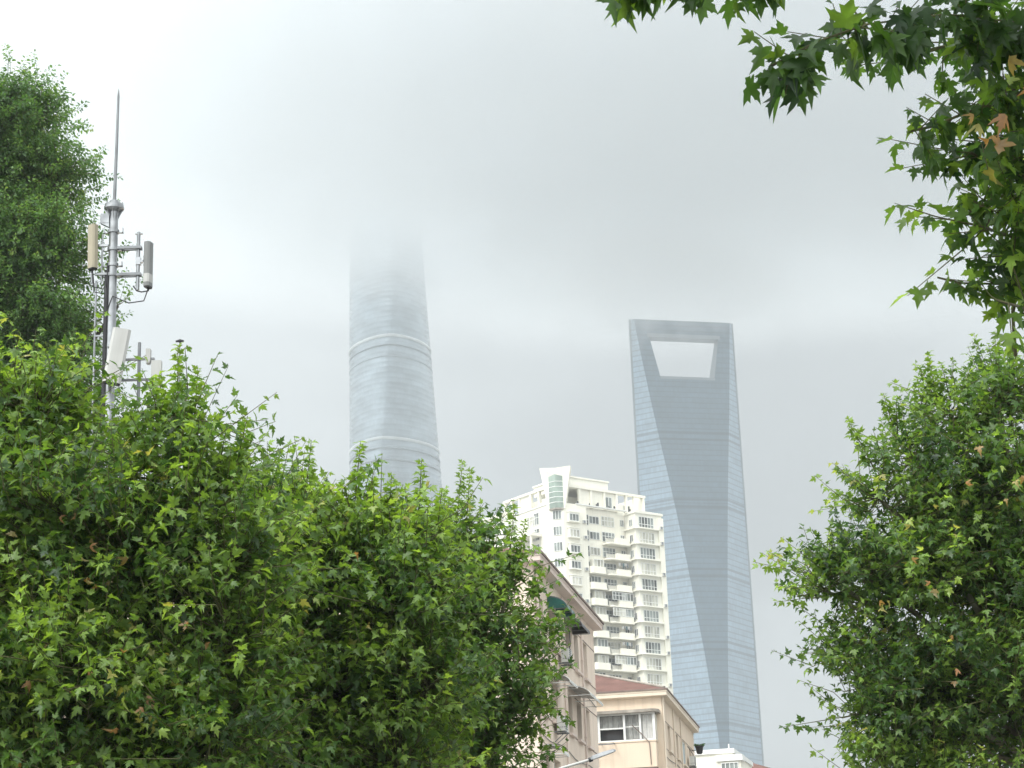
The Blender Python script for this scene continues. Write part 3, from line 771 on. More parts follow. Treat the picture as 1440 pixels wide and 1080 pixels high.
# ------------------------------------------------------------------ pink corner block
def pink_block():
    root = empty('pink_apartment_block', P0, -STREET)
    tag(root, 'pink rendered walk-up block behind the trees, green and smoky awnings on its street side', 'apartment block')
    D_, Wd, ZT = 12.9, 16.0, 15.4
    fs = lambda v, z, d: (-d, v, z)               # street side, faces +x
    ff = lambda u, z, d: (u, d, z)                # front, faces -y
    heads = [14.2, 11.72, 9.14, 6.56, 3.98]
    wins = [(1.0,1.7),(2.7,4.0),(6.15,7.0),(8.0,9.0),(10.15,11.0)]
    hs = []
    for hz in heads:
        for (a, b) in wins: hs.append((a, b, hz-1.34, hz))
    hf = []
    for hz in heads:
        for a in (-3.2,-6.4,-9.6,-13): hf.append((a, a+1.5, hz-1.4, hz))
    w = MB()
    wall_with_holes(w, fs, 0, D_, 0, 15.2, hs, .26)
    wall_with_holes(w, ff, -Wd, 0, 0, 15.2, hf, .2)
    w.face([(-Wd,0,0),(-Wd,0,15.2),(-Wd,D_,15.2),(-Wd,D_,0)]); w.face([(0,D_,0),(0,D_,15.2),(-Wd,D_,15.2),(-Wd,D_,0)])
    w.build('wall', MT['pink'], root)
    rn = random.Random(3)
    for i, hz in enumerate(heads):
        for j, (a, b) in enumerate(wins):
            g = 'pane_blue' if j == 3 else ('pane_dark' if j != 1 else 'pane_light')
            casement(fs, a, b, hz-1.34, hz, .26, root, g, 2, 'dark_frame' if j == 2 else ('steel_dark' if j == 3 else 'white_frame'))
            sill(fs, a, b, hz-1.34, root, 'pink_trim')
        for (a, b, c, d) in hf[i*4:(i+1)*4]:
            casement(ff, a, b, c, d, .2, root, rn.choice(['pane_dark','pane_grey','pane_light']), 3); sill(ff, a, b, c, root, 'pink_trim')
    ln = MB()
    for hz in heads:
        ln.box((.001,7.6,hz+.04),(.016,D_,hz+.062)); ln.box((.001,.3,hz-1.40),(.016,D_,hz-1.378))
    ln.build('string_line', MT['line'], root)
    eaves(root, -Wd, 0, 0, D_, ZT, .35, .34, 'pink_trim', 'gutter')
    r = MB(); hip_roof(r, -Wd, 0, 0, D_, ZT+.021, .36, .30); r.build('roof', MT['red_tile'], root)
    quarter_awning(root, fs, 2.6, 4.3, 14.50, .42, .66, MT['green_sheet'], True, 'steel_dark')
    quarter_awning(root, fs, 6.0, 7.7, 14.42, .36, .62, MT['dark_sheet'], True, 'steel_dark')
    quarter_awning(root, fs, 2.9, 4.4, 11.95, .30, .60, MT['clear'], False)
    quarter_awning(root, fs, 6.1, 9.1, 12.0, .34, .78, MT['clear'], False)
    quarter_awning(root, fs, 1.0, 2.0, 9.4, .30, .60, MT['clear'], False)
    air_con(root, fs, 4.35, 12.55)
    air_con(root, fs, 2.9, 10.05, .7)
    # cable loop beside the air conditioner, downpipes on the near corner
    c = MB()
    pts = [(.03,6.1,14.25),(.14,6.25,13.9),(.17,6.1,13.4),(.10,5.6,12.9),(.05,5.2,12.75)]
    c.tube(pts, .018, 6); c.build('cable', MT['black'], root)
    dp = MB(); dp.tube([(.06,.35,15.0),(.06,.35,0)], .05, 8); dp.tube([(.05,.75,9.4),(.05,.75,0)], .025, 6); dp.build('downpipe', MT['pink_trim'], root)
    for v, r_ in ((5.35,.03),(9.55,.035)):
        vp = MB(); vp.tube([(.05,v,15.0),(.05,v,0)], r_, 7)
        for zz in np.arange(.8, 15, 1.4): vp.box((.002,v-.05,zz),(.10,v+.05,zz+.035))
        vp.build('downpipe', MT['pink_trim'], root)
    hc_ = MB()
    for zc, sag in ((12.25,.05),(9.7,.08)):
        hc_ = MB(); hc_.tube([(.03,v,zc-sag*math.sin((v-.5)*1.1)-.01*v) for v in np.linspace(.5, 12.6, 18)], .013, 5); hc_.build('cable', MT['black'], root)
    # little handrail on the roof near the corner
    ra = MB()
    for x in (-3.2,-2.4,-1.6,-.9): ra.tube([(x,1.0,15.75),(x,1.0,16.35)], .018, 5)
    ra.tube([(-3.2,1.0,16.35),(-.9,1.0,16.35),(-.5,1.0,15.7)], .018, 5); ra.tube([(-3.2,1.0,16.05),(-.9,1.0,16.05)], .014, 5)
    ra.build('roof_railing', MT['black'], root)
pink_block()

# ------------------------------------------------------------------ peach block further along
def peach_block():
    Pq = Vector((6.74, 93.87, 0)) - SX*.3 + SY*.3
    root = empty('peach_apartment_block', Pq, -STREET)
    tag(root, 'peach rendered block with red roof and curtained corner bay window', 'apartment block')
    D_, Wd, ZT = 14.4, 16.0, 15.4
    fs = lambda v, z, d: (-d, v, z)
    ff = lambda u, z, d: (u, d, z)
    heads = [13.98, 11.36, 8.74, 6.12, 3.5]
    wins = [(2.0,3.0),(5.5,6.4),(8.3,9.8),(11.6,12.6)]
    hs = [(a, b, hz-1.2, hz) for hz in heads for (a, b) in wins]
    w = MB()
    wall_with_holes(w, fs, 0, D_, 0, 15.2, hs, .24)
    wall_with_holes(w, ff, -Wd, 0, 0, 15.2, [], .2)
    w.face([(-Wd,0,0),(-Wd,0,15.2),(-Wd,D_,15.2),(-Wd,D_,0)]); w.face([(0,D_,0),(0,D_,15.2),(-Wd,D_,15.2),(-Wd,D_,0)])
    w.build('wall', MT['peach'], root)
    for hz in heads:
        for j, (a, b) in enumerate(wins):
            casement(fs, a, b, hz-1.2, hz, .10 if j == 2 else .24, root, ['pane_dark','pane_dark','pane_blue','pane_dark'][j], 2)
            sill(fs, a, b, hz-1.2, root, 'peach_trim')
    ln = MB()
    for hz in heads: ln.box((.001,1.0,hz+.04),(.015,D_,hz+.06)); ln.box((.001,1.0,hz-1.26),(.015,D_,hz-1.24))
    ln.build('string_line', MT['line'], root)
    eaves(root, -Wd, 0, 0, D_, ZT, .30, .36, 'peach_trim', 'gutter')
    r = MB(); hip_roof(r, -Wd, 0, 0, D_, ZT+.021, .37, .26); r.build('roof', MT['red_tile'], root)
    hc = MB()                                      # mortared hip with a few lifted tiles
    hc.tube([(.2,-.2,15.46),(-1.2,1.2,15.98),(-3.6,3.6,16.87)], .075, 6); hc.build('hip_ridge', MT['concrete'], root)
    dp = MB(); dp.tube([(.05,.10,15.05),(.05,.10,0)], .055, 8); dp.build('downpipe', MT['peach_trim'], root)
    # corner bay, one per storey
    for i, hz in enumerate((14.25, 11.45, 8.65)):
        x0, x1, yb = -4.4, -.28, -.72
        ap = MB(); ap.box((x0,yb,hz-2.5),(x1,-.004,hz-1.32)); ap.box((x0-.02,yb-.03,hz-1.32),(x1+.03,-.004,hz-1.26))
        ap.build('bay_apron', MT['peach'], root)
        bt = MB(); bt.box((x0,yb+.02,hz-2.56),(x1-.02,-.004,hz-2.503)); bt.build('bay_soffit', MT['gutter'], root)
        sl = MB(); poly = [(x0-.1,yb-.25),(x1-.1,yb-.25),(x1+.12,yb-.08),(x1+.20,yb+.15),(x1+.20,-.004),(x0-.1,-.004)]
        sl.prism(poly, hz+.02, hz+.16); sl.build('bay_hood', MT['concrete'], root)
        fr = MB()
        xs = [x0, -3.45, -2.93, -1.73, -.98, x1]
        for x in xs: fr.box((max(x-.05,x0),yb-.01,hz-1.26),(min(x+.05,x1),yb+.07,hz+.02))
        fr.box((x1-.12,yb-.012,hz-1.26),(x1+.004,yb+.08,hz+.02)); fr.box((x1-.06,-.09,hz-1.26),(x1+.004,-.004,hz+.02))
        fr.box((-2.88,yb+.005,hz-.68),(-1.78,yb+.05,hz-.62)); fr.box((-1.68,yb+.008,hz-.62),(-1.03,yb+.04,hz-.585))
        for za, zb in ((hz-1.26,hz-1.20),(hz-.05,hz+.02)):
            for a_, b_ in zip(xs[:-1], xs[1:]): fr.box((a_+.05,yb-.004,za),(b_-.05,yb+.06,zb))
        wn = fr.build('bay_window', MT['white_frame'], root)
        cu = MB()                                  # pleated curtains behind the panes
        def drape(xa, xb, za, zb, mm, y, amp=.03, n=40):
            for q in range(n):
                a_ = xa+(xb-xa)*q/n; b_ = xa+(xb-xa)*(q+1)/n
                sh = lambda x: y+amp*math.sin(x*19)+amp*.6*math.sin(x*47+1)
                cu.face([(a_,sh(a_),za),(b_,sh(b_),za),(b_,sh(b_)*1.0,zb),(a_,sh(a_),zb)], mm, True)
        drape(-3.4,-2.98,hz-1.2,hz-.1,1,yb+.2); drape(-2.88,-1.78,hz-.68,hz-.05,1,yb+.2); drape(-1.68,-1.03,hz-1.2,hz-.05,1,yb+.16)
        drape(-.93,-.4,hz-1.2,hz-.05,0,yb+.12,.02)
        cu.build('curtain', [MT['curtain'], MT['curtain_grey']], wn)
        pn = MB(); pn.box((x0+.05,yb+.40,hz-1.25),(x1-.1,yb+.42,hz)); pn.build('pane', MT['pane_dark'], wn)
        sg = MB(); sg.box((x1-.02,yb+.08,hz-1.2),(x1-.005,-.09,hz-.0)); sg.build('side_pane', MT['pane_light'], wn)
        if i == 0:
            rk = MB(); rk.box((-3.5,yb-.62,hz-1.42),(-2.15,yb-.58,hz-1.38)); rk.box((-3.5,yb-.35,hz-1.42),(-2.15,yb-.31,hz-1.38))
            for x in (-3.4,-2.8,-2.2): rk.box((x-.02,yb-.64,hz-1.40),(x+.02,yb-.031,hz-1.36))
            rk.build('drying_rack', MT['steel'], root)
            ca_ = MB(); ca_.tube([(-1.35,yb-.06,hz-.55),(-.95,yb-.08,hz-.95),(-.58,yb-.06,hz-1.38),(-.55,yb-.02,hz-2.4)], .022, 6); ca_.build('cable', MT['line'], root)
    air_con(root, fs, 10.3, 12.9, .8)
    c = MB(); c.tube([(.05,10.5,13.9),(.2,11.5,13.6),(.22,11.9,13.0),(.05,12.0,12.5)], .02, 6); c.build('cable', MT['black'], root)
    for v in (4.4, 7.6):
        vp = MB(); vp.tube([(.05,v,15.0),(.05,v,0)], .035, 7); vp.build('downpipe', MT['peach_trim'], root)
    hc_ = MB(); hc_.tube([(.03,v,12.35-.05*math.sin(v*.9)) for v in np.linspace(.6, 14, 16)], .014, 5); hc_.build('cable', MT['black'], root)
    # hanging plant pot on a bracket, a thing of its own
    pr = empty('plant_pot', Pq + SX*.42 + SY*12.9 + Vector((0,0,13.75)), -STREET)
    tag(pr, 'black pot with a small green plant hung on the peach wall', 'plant pot')
    p = MB(); p.lathe([(.10,0),(.16,.05),(.21,.35),(.24,.37),(.24,.42),(.2,.42)]); p.tube([(-.43,0,.2),(-.2,0,.2)], .02, 5); p.build('pot', MT['black'], pr)
    rn = random.Random(8); lf = MB()
    for i in range(46):
        a_ = rn.uniform(0,6.28); l = rn.uniform(.18,.42); up = rn.uniform(.1,.5)
        d = Vector((math.cos(a_)*.8, math.sin(a_)*.8, up)).normalized()*l; sd = d.cross(Vector((0,0,1))).normalized()*.025
        o_ = Vector((0,0,.40)); t_ = o_+d*.6+Vector((0,0,.05))
        lf.face([o_-sd*.4, o_+sd*.4, t_+sd, o_+d+Vector((0,0,-.04)), t_-sd])
    lf.build('foliage', MT['potplant'], pr)
peach_block()

# ------------------------------------------------------------------ low white house and tiled roof beyond
def white_house():
    root = empty('white_house', at(976,1056,135).xy.to_3d(), R_(-14))
    tag(root, 'small flat roofed white building with grid window below the glass tower', 'house')
    zt = at(1000,1055,135).z
    w = MB(); w.box((0,0,0),(2.6,9,zt-.3)); w.box((1.75,-1.2,0),(3.25,-.004,zt-.95)); w.build('wall', MT['white_wall'], root)
    r = MB(); r.box((-.1,-.12,zt-.3),(2.7,9.1,zt)); r.box((1.6,-1.35,zt-.95),(3.4,-.125,zt-.55)); r.build('cornice', MT['white_frame'], root)
    wn = place(pane_mesh('window', 1.15, .95, 4, 2, .05, 'pane_grey'), 'window', root, (1.95,-1.203,zt-2.0))
    pp = MB(); pp.tube([(2.3,.4,zt),(2.3,.4,zt+.35)], .05, 6); pp.build('vent_pipe', MT['white_frame'], root)
    root2 = empty('tiled_roof_house', at(1050,1075,150).xy.to_3d(), R_(-10.4))
    tag(root2, 'house with dark red tiled hip roof right of the small white building', 'house')
    z2 = at(1058,1085,150).z
    w2 = MB(); w2.box((-2,0,0),(2.2,8,z2-.1)); w2.build('wall', MT['peach'], root2)
    r2 = MB(); hip_roof(r2, -2, 2.2, 0, 8, z2-.09, .42, .3); r2.build('roof', MT['red_tile'], root2)
    ri = MB()
    for i in range(7): ri.box((-.1+.09*0, 2.2+i*.45, z2+.82), (.3, 2.5+i*.45, z2+.98))
    ri.build('ridge_tile', MT['red_tile'], root2)
white_house()

# ------------------------------------------------------------------ street lamp
def street_lamp():
    Y = 50.0
    tip = at(866,1055.5,Y); col_ = at(831,1068,Y); far = at(790,1080,Y); 
    base = at(748,1094,Y)
    root = empty('street_lamp', (base.x, base.y, 0)); o_ = Vector((base.x, base.y, 0))
    tag(root, 'street lamp arm with long dark head reaching past the pink block', 'street lamp')
    p = MB(); p.tube([(0,0,0),(0,0,base.z-.4)], [.09,.06], 10); p.tube([(0,0,0),(0,0,.6)], [.13,.12], 10); p.build('pole', MT['steel'], root)
    a = MB(); a.tube([(0,0,base.z-.42),(.12,0,base.z-o_.z-.12), base-o_+Vector((.35,0,.06)), far-o_, col_-o_], .034, 8); a.build('arm', MT['panel_white'], root)
    hd = MB(); d = (tip-col_).normalized(); l = (tip-col_).length; s = Vector((0,1,0)); u = s.cross(d)*-1
    if u.z < 0: u = -u
    c0 = col_-o_
    prof = [(0,.075,.05),(.05,.095,.07),(l*.5,.12,.075),(l*.92,.10,.055),(l,.06,.03)]
    v = []
    for (x, hw, th) in prof:
        c = c0+d*x
        v += [c-s*hw-u*th*.3, c+s*hw-u*th*.3, c+s*hw*.6+u*th, c-s*hw*.6+u*th]
    f = [(i*4+j, i*4+(j+1) % 4, (i+1)*4+(j+1) % 4, (i+1)*4+j) for i in range(len(prof)-1) for j in range(4)] + [(0,1,2,3),(16,17,18,19)]
    hd.raw(v, f); hd.build('lamp_head', MT['steel_dark'], root)
    cl = MB(); cl.tube([c0-d*.06, c0+d*.04], .06, 10); cl.build('collar', MT['black'], root)
street_lamp()

# ------------------------------------------------------------------ antenna mast
def mast():
    Y = 42.0; k = Y/FPX*1.045                      # metres per photo pixel here
    X0 = -8.9
    root = empty('antenna_mast', (X0, Y, 0)); o_ = Vector((X0, Y, 0))
    tag(root, 'galvanised steel antenna mast with lightning rod rising from the tree tops', 'mast')
    Z = lambda py: at(160, py, Y).z
    p = MB(); p.tube([(0,0,0),(0,0,Z(470)),(0,0,Z(296))], [.14,.112,.095], 16); p.build('pole', MT['steel'], root)
    cd = MB(); cd.tube([(-.135,-.02,0),(-.13,-.02,Z(380))], .045, 8); cd.tube([(-.10,-.09,0),(-.09,-.08,Z(372))], .025, 6); cd.build('cable_bundle', MT['black'], root)
    fl = MB(); fl.lathe([(.104,Z(298)),(.225,Z(294.5)),(.225,Z(291.5)),(.21,Z(291)),(.21,Z(288.5)),(.10,Z(288)),(.10,Z(283)),(.045,Z(282))], n=24, smooth=False)
    for i in range(8):
        q = i*math.pi/4; x, y = .19*math.cos(q), .19*math.sin(q)
        fl.tube([(x,y,Z(294)),(x,y,Z(285))], .016, 6)
        fl.extrude([(.10,Z(308)),(.21,Z(295)),(.10,Z(295))], (0,0,0), (math.cos(q),math.sin(q),0), (0,0,1), (-.012*math.sin(q),.012*math.cos(q),0))
    fl.build('flange', MT['steel'], root)
    lr = MB(); lr.tube([(0,0,Z(283)),(.02,0,Z(200)),(.03,0,Z(135)),(.032,0,Z(126))], [.040,.034,.027,.008], 8); lr.build('lightning_rod', MT['steel_dark'], root)
    bk = MB(); bk.box((-.30,-.06,Z(314)),(-.10,.06,Z(301))); bk.extrude([(-.30,Z(314)),(-.10,Z(314)),(-.10,Z(320))], (0,-.05,0), (1,0,0), (0,0,1), (0,.1,0)); bk.build('bracket_box', MT['steel'], root)
    for py in (326, 351, 373, 387):
        c = MB(); zz = Z(py); c.lathe([(.118,zz-.04),(.13,zz-.035),(.13,zz+.035),(.118,zz+.04)], n=20, smooth=False)
        for sx in (-1, 1): c.box((sx*.13,-.035,zz-.04),(sx*.22,.035,zz-.02)); c.box((sx*.20,-.035,zz-.04),(sx*.22,.035,zz+.08))
        c.build('clamp', MT['steel'], root)
    # right-hand arms, mounting tube and grey panel
    xt = at(194.5,360,Y).x-X0
    for py in (350, 387.5):
        ar = MB()
        for dy in (-.06,.06): ar.box((.10,dy-.025,Z(py)-.03),(xt+.06,dy+.025,Z(py)+.03))
        ar.box((xt+.06,-.085,Z(py)-.03),(xt+.075,.085,Z(py)+.03)); ar.build('support_arm', MT['steel_dark'], root)
    tb = MB(); tb.tube([(xt,0,Z(409)),(xt,0,Z(328))], .04, 10); tb.box((xt-.08,-.03,Z(331)),(xt+.09,.03,Z(330))); tb.build('mounting_tube', MT['steel'], root)
    def panel(name, x, y, z0, z1, w, dp, rz, tilt, mat, label=None, cap=True):
        zc = (z0+z1)/2; hh = (z1-z0)/2
        prof = [(-w/2,dp/2),(-w/2,-dp*.2),(-w*.36,-dp/2),(w*.36,-dp/2),(w/2,-dp*.2),(w/2,dp/2)]
        b = MB(); b.prism(prof, -hh, hh)
        o = b.build(name, MT[mat], root); o.location = (x,y,zc); o.rotation_euler = (tilt[0],tilt[1],rz)
        e = MB(); e.prism([(a*.92,c*.92) for a,c in prof], -hh-.03, -hh-.001); e.tube([(0,0,-hh-.1),(0,0,-hh-.03)], .025, 6); e.build('end_cap', MT['black'], o)
        if label: o['label'] = label
        return o
    xp = at(209,374,Y).x-X0
    g = panel('panel_antenna', xp, .0, Z(405), Z(343), .22, .13, R_(70), (0,0), 'panel_grey', 'grey panel antenna on the right-hand tube')
    s = MB(); s.prism([(-.112,.067),(-.112,-.03),(-.082,-.067),(.082,-.067),(.112,-.03),(.112,.067)], -.44, -.24); s.build('sleeve', MT['panel_white'], g)
    mbk = MB(); mbk.box((xt+.03,-.05,Z(371)),(xp-.05,.05,Z(368))); mbk.box((xt-.05,-.06,Z(374)),(xt+.06,.06,Z(364))); mbk.box((xp-.12,-.05,Z(375)),(xp-.06,.05,Z(362))); mbk.build('panel_bracket', MT['steel'], root)
    cb = MB(); cb.tube([(xp,0,Z(407)),(xp-.02,0,Z(411)),(xp-.15,0,Z(412)),(xt-.02,0,Z(410)),(xt-.1,0,Z(403))], .016, 6); cb.build('jumper_cable', MT['black'], root)
    # left-hand tan panel
    xl = at(132,350,Y).x-X0
    panel('panel_antenna', xl, -.15, Z(380), Z(319), .21, .14, R_(-35), (0,R_(-1.5)), 'panel_tan', 'tan panel antenna on the left side')
    for py in (346, 386):
        al = MB(); al.box((xl+.05,-.08,Z(py)-.025),(-.10,-.02,Z(py)+.025)); al.build('support_arm', MT['steel'], root)
    al = MB(); al.tube([(-.24,-.03,Z(398)),(-.24,-.03,Z(330))], .022, 8); al.build('mounting_tube', MT['steel'], root)
    for (xa, za_, zb_, lp) in ((xp, Z(409), Z(420), .25), (xl, Z(384), Z(405), -.2), (xl, Z(384), Z(398), -.12)):
        fc = MB(); fc.tube([(xa,-.02,za_),(xa*.9,-.06,zb_-.10),(xa*.5,-.12,zb_-.16),(xa*.15-.08,-.12,zb_+.02),(-.10,-.10,zb_-.35),(-.10,-.10,zb_-1.2)], .014, 6); fc.build('jumper_cable', MT['black'], root)
    # low white panel leaning from the pole
    xw = at(168,506,Y).x-X0
    panel('panel_antenna', xw, -.30, Z(546), Z(468), .40, .14, R_(12), (R_(-4),R_(9)), 'panel_white', 'wide white panel antenna low on the pole')
    wb = MB(); wb.box((-.03,-.24,Z(490)-.03),(.03,-.10,Z(490)+.03)); wb.box((-.03,-.24,Z(530)-.03),(.03,-.10,Z(530)+.03)); wb.build('panel_bracket', MT['steel'], root)
    # rear cluster on the right
    xc = at(191.5,500,Y).x-X0
    rc = MB(); rc.tube([(xc,.35,Z(560)),(xc,.35,Z(476))], .037, 8)
    for py in (500, 529): rc.box((.05,.30,Z(py)-.022),(xc+.35,.36,Z(py)+.022))
    rc.build('rear_frame', MT['steel_dark'], root)
    for (px, p0, p1, w_) in ((205,487,505,.10),(217,504,536,.22)):
        b = MB(); xx = at(px,500,Y).x-X0; b.box((xx-w_/2,.24,Z(p1)),(xx+w_/2,.40,Z(p0))); b.box((xx-w_*.4,.22,Z(p1)-.04),(xx+w_*.4,.38,Z(p1)-.002)); b.build('radio_unit', MT['panel_white'], root)
    # slim whip conduit on the left
    xx = at(131,500,Y).x-X0
    wp = MB(); wp.tube([(xx,.1,0),(xx,.1,Z(392))], .025, 6); wp.tube([(xx-.10,.1,Z(395)),(xx-.10,.1,Z(355))], .03, 6)
    wp.box((xx-.12,.08,Z(398)),(xx+.02,.12,Z(396))); wp.box((xx,.07,Z(470)-.02),(-.1,.11,Z(470)+.02)); wp.build('conduit', MT['steel'], root)
    # little two-armed sensor on a thin rod
    q = at(253,480,40)
    r2 = empty('wind_sensor', (q.x, q.y, 0)); tag(r2, 'small dark wind sensor on a thin rod poking above the leaves', 'sensor')
    s1 = MB(); s1.tube([(0,0,0),(0,0,q.z-.02)], .014, 6); s1.build('rod', MT['steel_dark'], r2)
    s2 = MB(); s2.tube([(-.09,0,q.z),(0,0,q.z+.015),(.08,.02,q.z+.01)], [.02,.035,.02], 6); s2.lathe([(.01,q.z-.03),(.035,q.z-.02),(.03,q.z+.02),(.008,q.z+.04)], n=10); s2.build('sensor_head', MT['black'], r2)
mast()

# ------------------------------------------------------------------ trees
def leaf_template(kind, fold=.35, droop=.25):
    if kind == 'fine':
        half = [(0,0),(.09,-.08),(.27,-.15),(.32,-.02),(.25,.07),(.42,.08),(.47,.20),(.66,.42),(.46,.38),(.40,.46),(.30,.41),(.19,.42),(.24,.56),(.31,.70),(.16,.72),(.10,.88),(0,1.16)]
    elif kind == 'mid':
        half = [(0,0),(.27,-.14),(.25,.07),(.46,.14),(.65,.42),(.40,.44),(.19,.42),(.28,.68),(.13,.76),(0,1.16)]
    else:
        half = [(0,0),(.27,.3),(.24,.65),(0,1.05)]
    c = (0, .30)
    pts = [(0,0)]
    V = []; F = []
    def z_of(x, y): return fold*abs(x) - droop*(max(0, y-.2)**2) - droop*.9*abs(x)**2
    V.append((c[0], c[1], z_of(*c)))
    right = [(x, y) for x, y in half]
    left = [(-x, y) for x, y in half[1:-1]][::-1]
    out = right + left
    for x, y in out: V.append((x, y, z_of(x, y)))
    n = len(out)
    for i in range(n): F.append((0, 1+i, 1+(i+1) % n))
    return np.array(V), np.array(F)

def leaves_mesh(name, pos, ydir, nrm, size, tone, tmpl, mat, parent, rng):
    """one leaf per row: base position, direction of the midrib, rough normal, length"""
    y = ydir/np.linalg.norm(ydir, axis=1, keepdims=True)
    z = nrm - (nrm*y).sum(1, keepdims=True)*y; z /= np.maximum(np.linalg.norm(z, axis=1, keepdims=True), 1e-6)
    x = np.cross(y, z)
    Vs = []; Fs = []; Ts = []; off = 0
    which = rng.integers(0, len(tmpl), len(pos))
    for i, (TV, TF) in enumerate(tmpl):
        s = which == i
        if not s.any(): continue
        Rm = np.stack([x[s], y[s], z[s]], 1)                       # rows = axes
        sc = size[s][:, None, None]*np.ones((1, 1, 3)); sc[:, 0, 0] *= rng.uniform(.85, 1.12, s.sum())
        V = np.einsum('vk,nkj->nvj', TV, Rm*np.transpose(sc, (0, 2, 1)) if False else Rm*size[s][:, None, None]) + pos[s][:, None, :]
        n = s.sum(); nv = len(TV)
        F = TF[None] + (np.arange(n)*nv)[:, None, None] + off
        Vs.append(V.reshape(-1, 3)); Fs.append(F.reshape(-1, 3)); Ts.append(np.repeat(tone[s], nv)); off += n*nv
    return np_mesh(name, np.concatenate(Vs), np.concatenate(Fs), mat, np.concatenate(Ts), parent)

def sticks(segs, r0, r1, n=4):
    """thin tapered sticks, arrays of start and end points"""
    a = np.array([s[0] for s in segs]); b = np.array([s[1] for s in segs])
    d = b-a; d /= np.maximum(np.linalg.norm(d, axis=1, keepdims=True), 1e-6)
    ref = np.where(np.abs(d[:, 2:3]) > .9, np.array([[1., 0, 0]]), np.array([[0., 0, 1]]))
    u = np.cross(d, ref); u /= np.maximum(np.linalg.norm(u, axis=1, keepdims=True), 1e-6); w = np.cross(d, u)
    V = []
    for p, r in ((a, r0), (b, r1)):
        for j in range(n):
            q = 2*math.pi*j/n; V.append(p + (u*math.cos(q)+w*math.sin(q))*np.asarray(r).reshape(-1, 1))
    V = np.stack(V, 1)
    F = np.array([(j, (j+1) % n, n+(j+1) % n, n+j) for j in range(n)])
    m = len(segs)
    return V.reshape(-1, 3), (F[None]+(np.arange(m)*2*n)[:, None, None]).reshape(-1, 4)

TMPL_FINE = [leaf_template('fine', f, d) for f, d in ((.30, .25), (.15, .6), (.55, .12), (-.15, .35), (.35, .85), (.7, .45))]
TMPL_MID = [leaf_template('mid', f, d) for f, d in ((.30, .25), (.15, .6), (.55, .1), (-.15, .35), (.35, .85), (.7, .45))]
TMPL_SMALL = [leaf_template('small', f, d) for f, d in ((.4, .2), (.2, .5))]

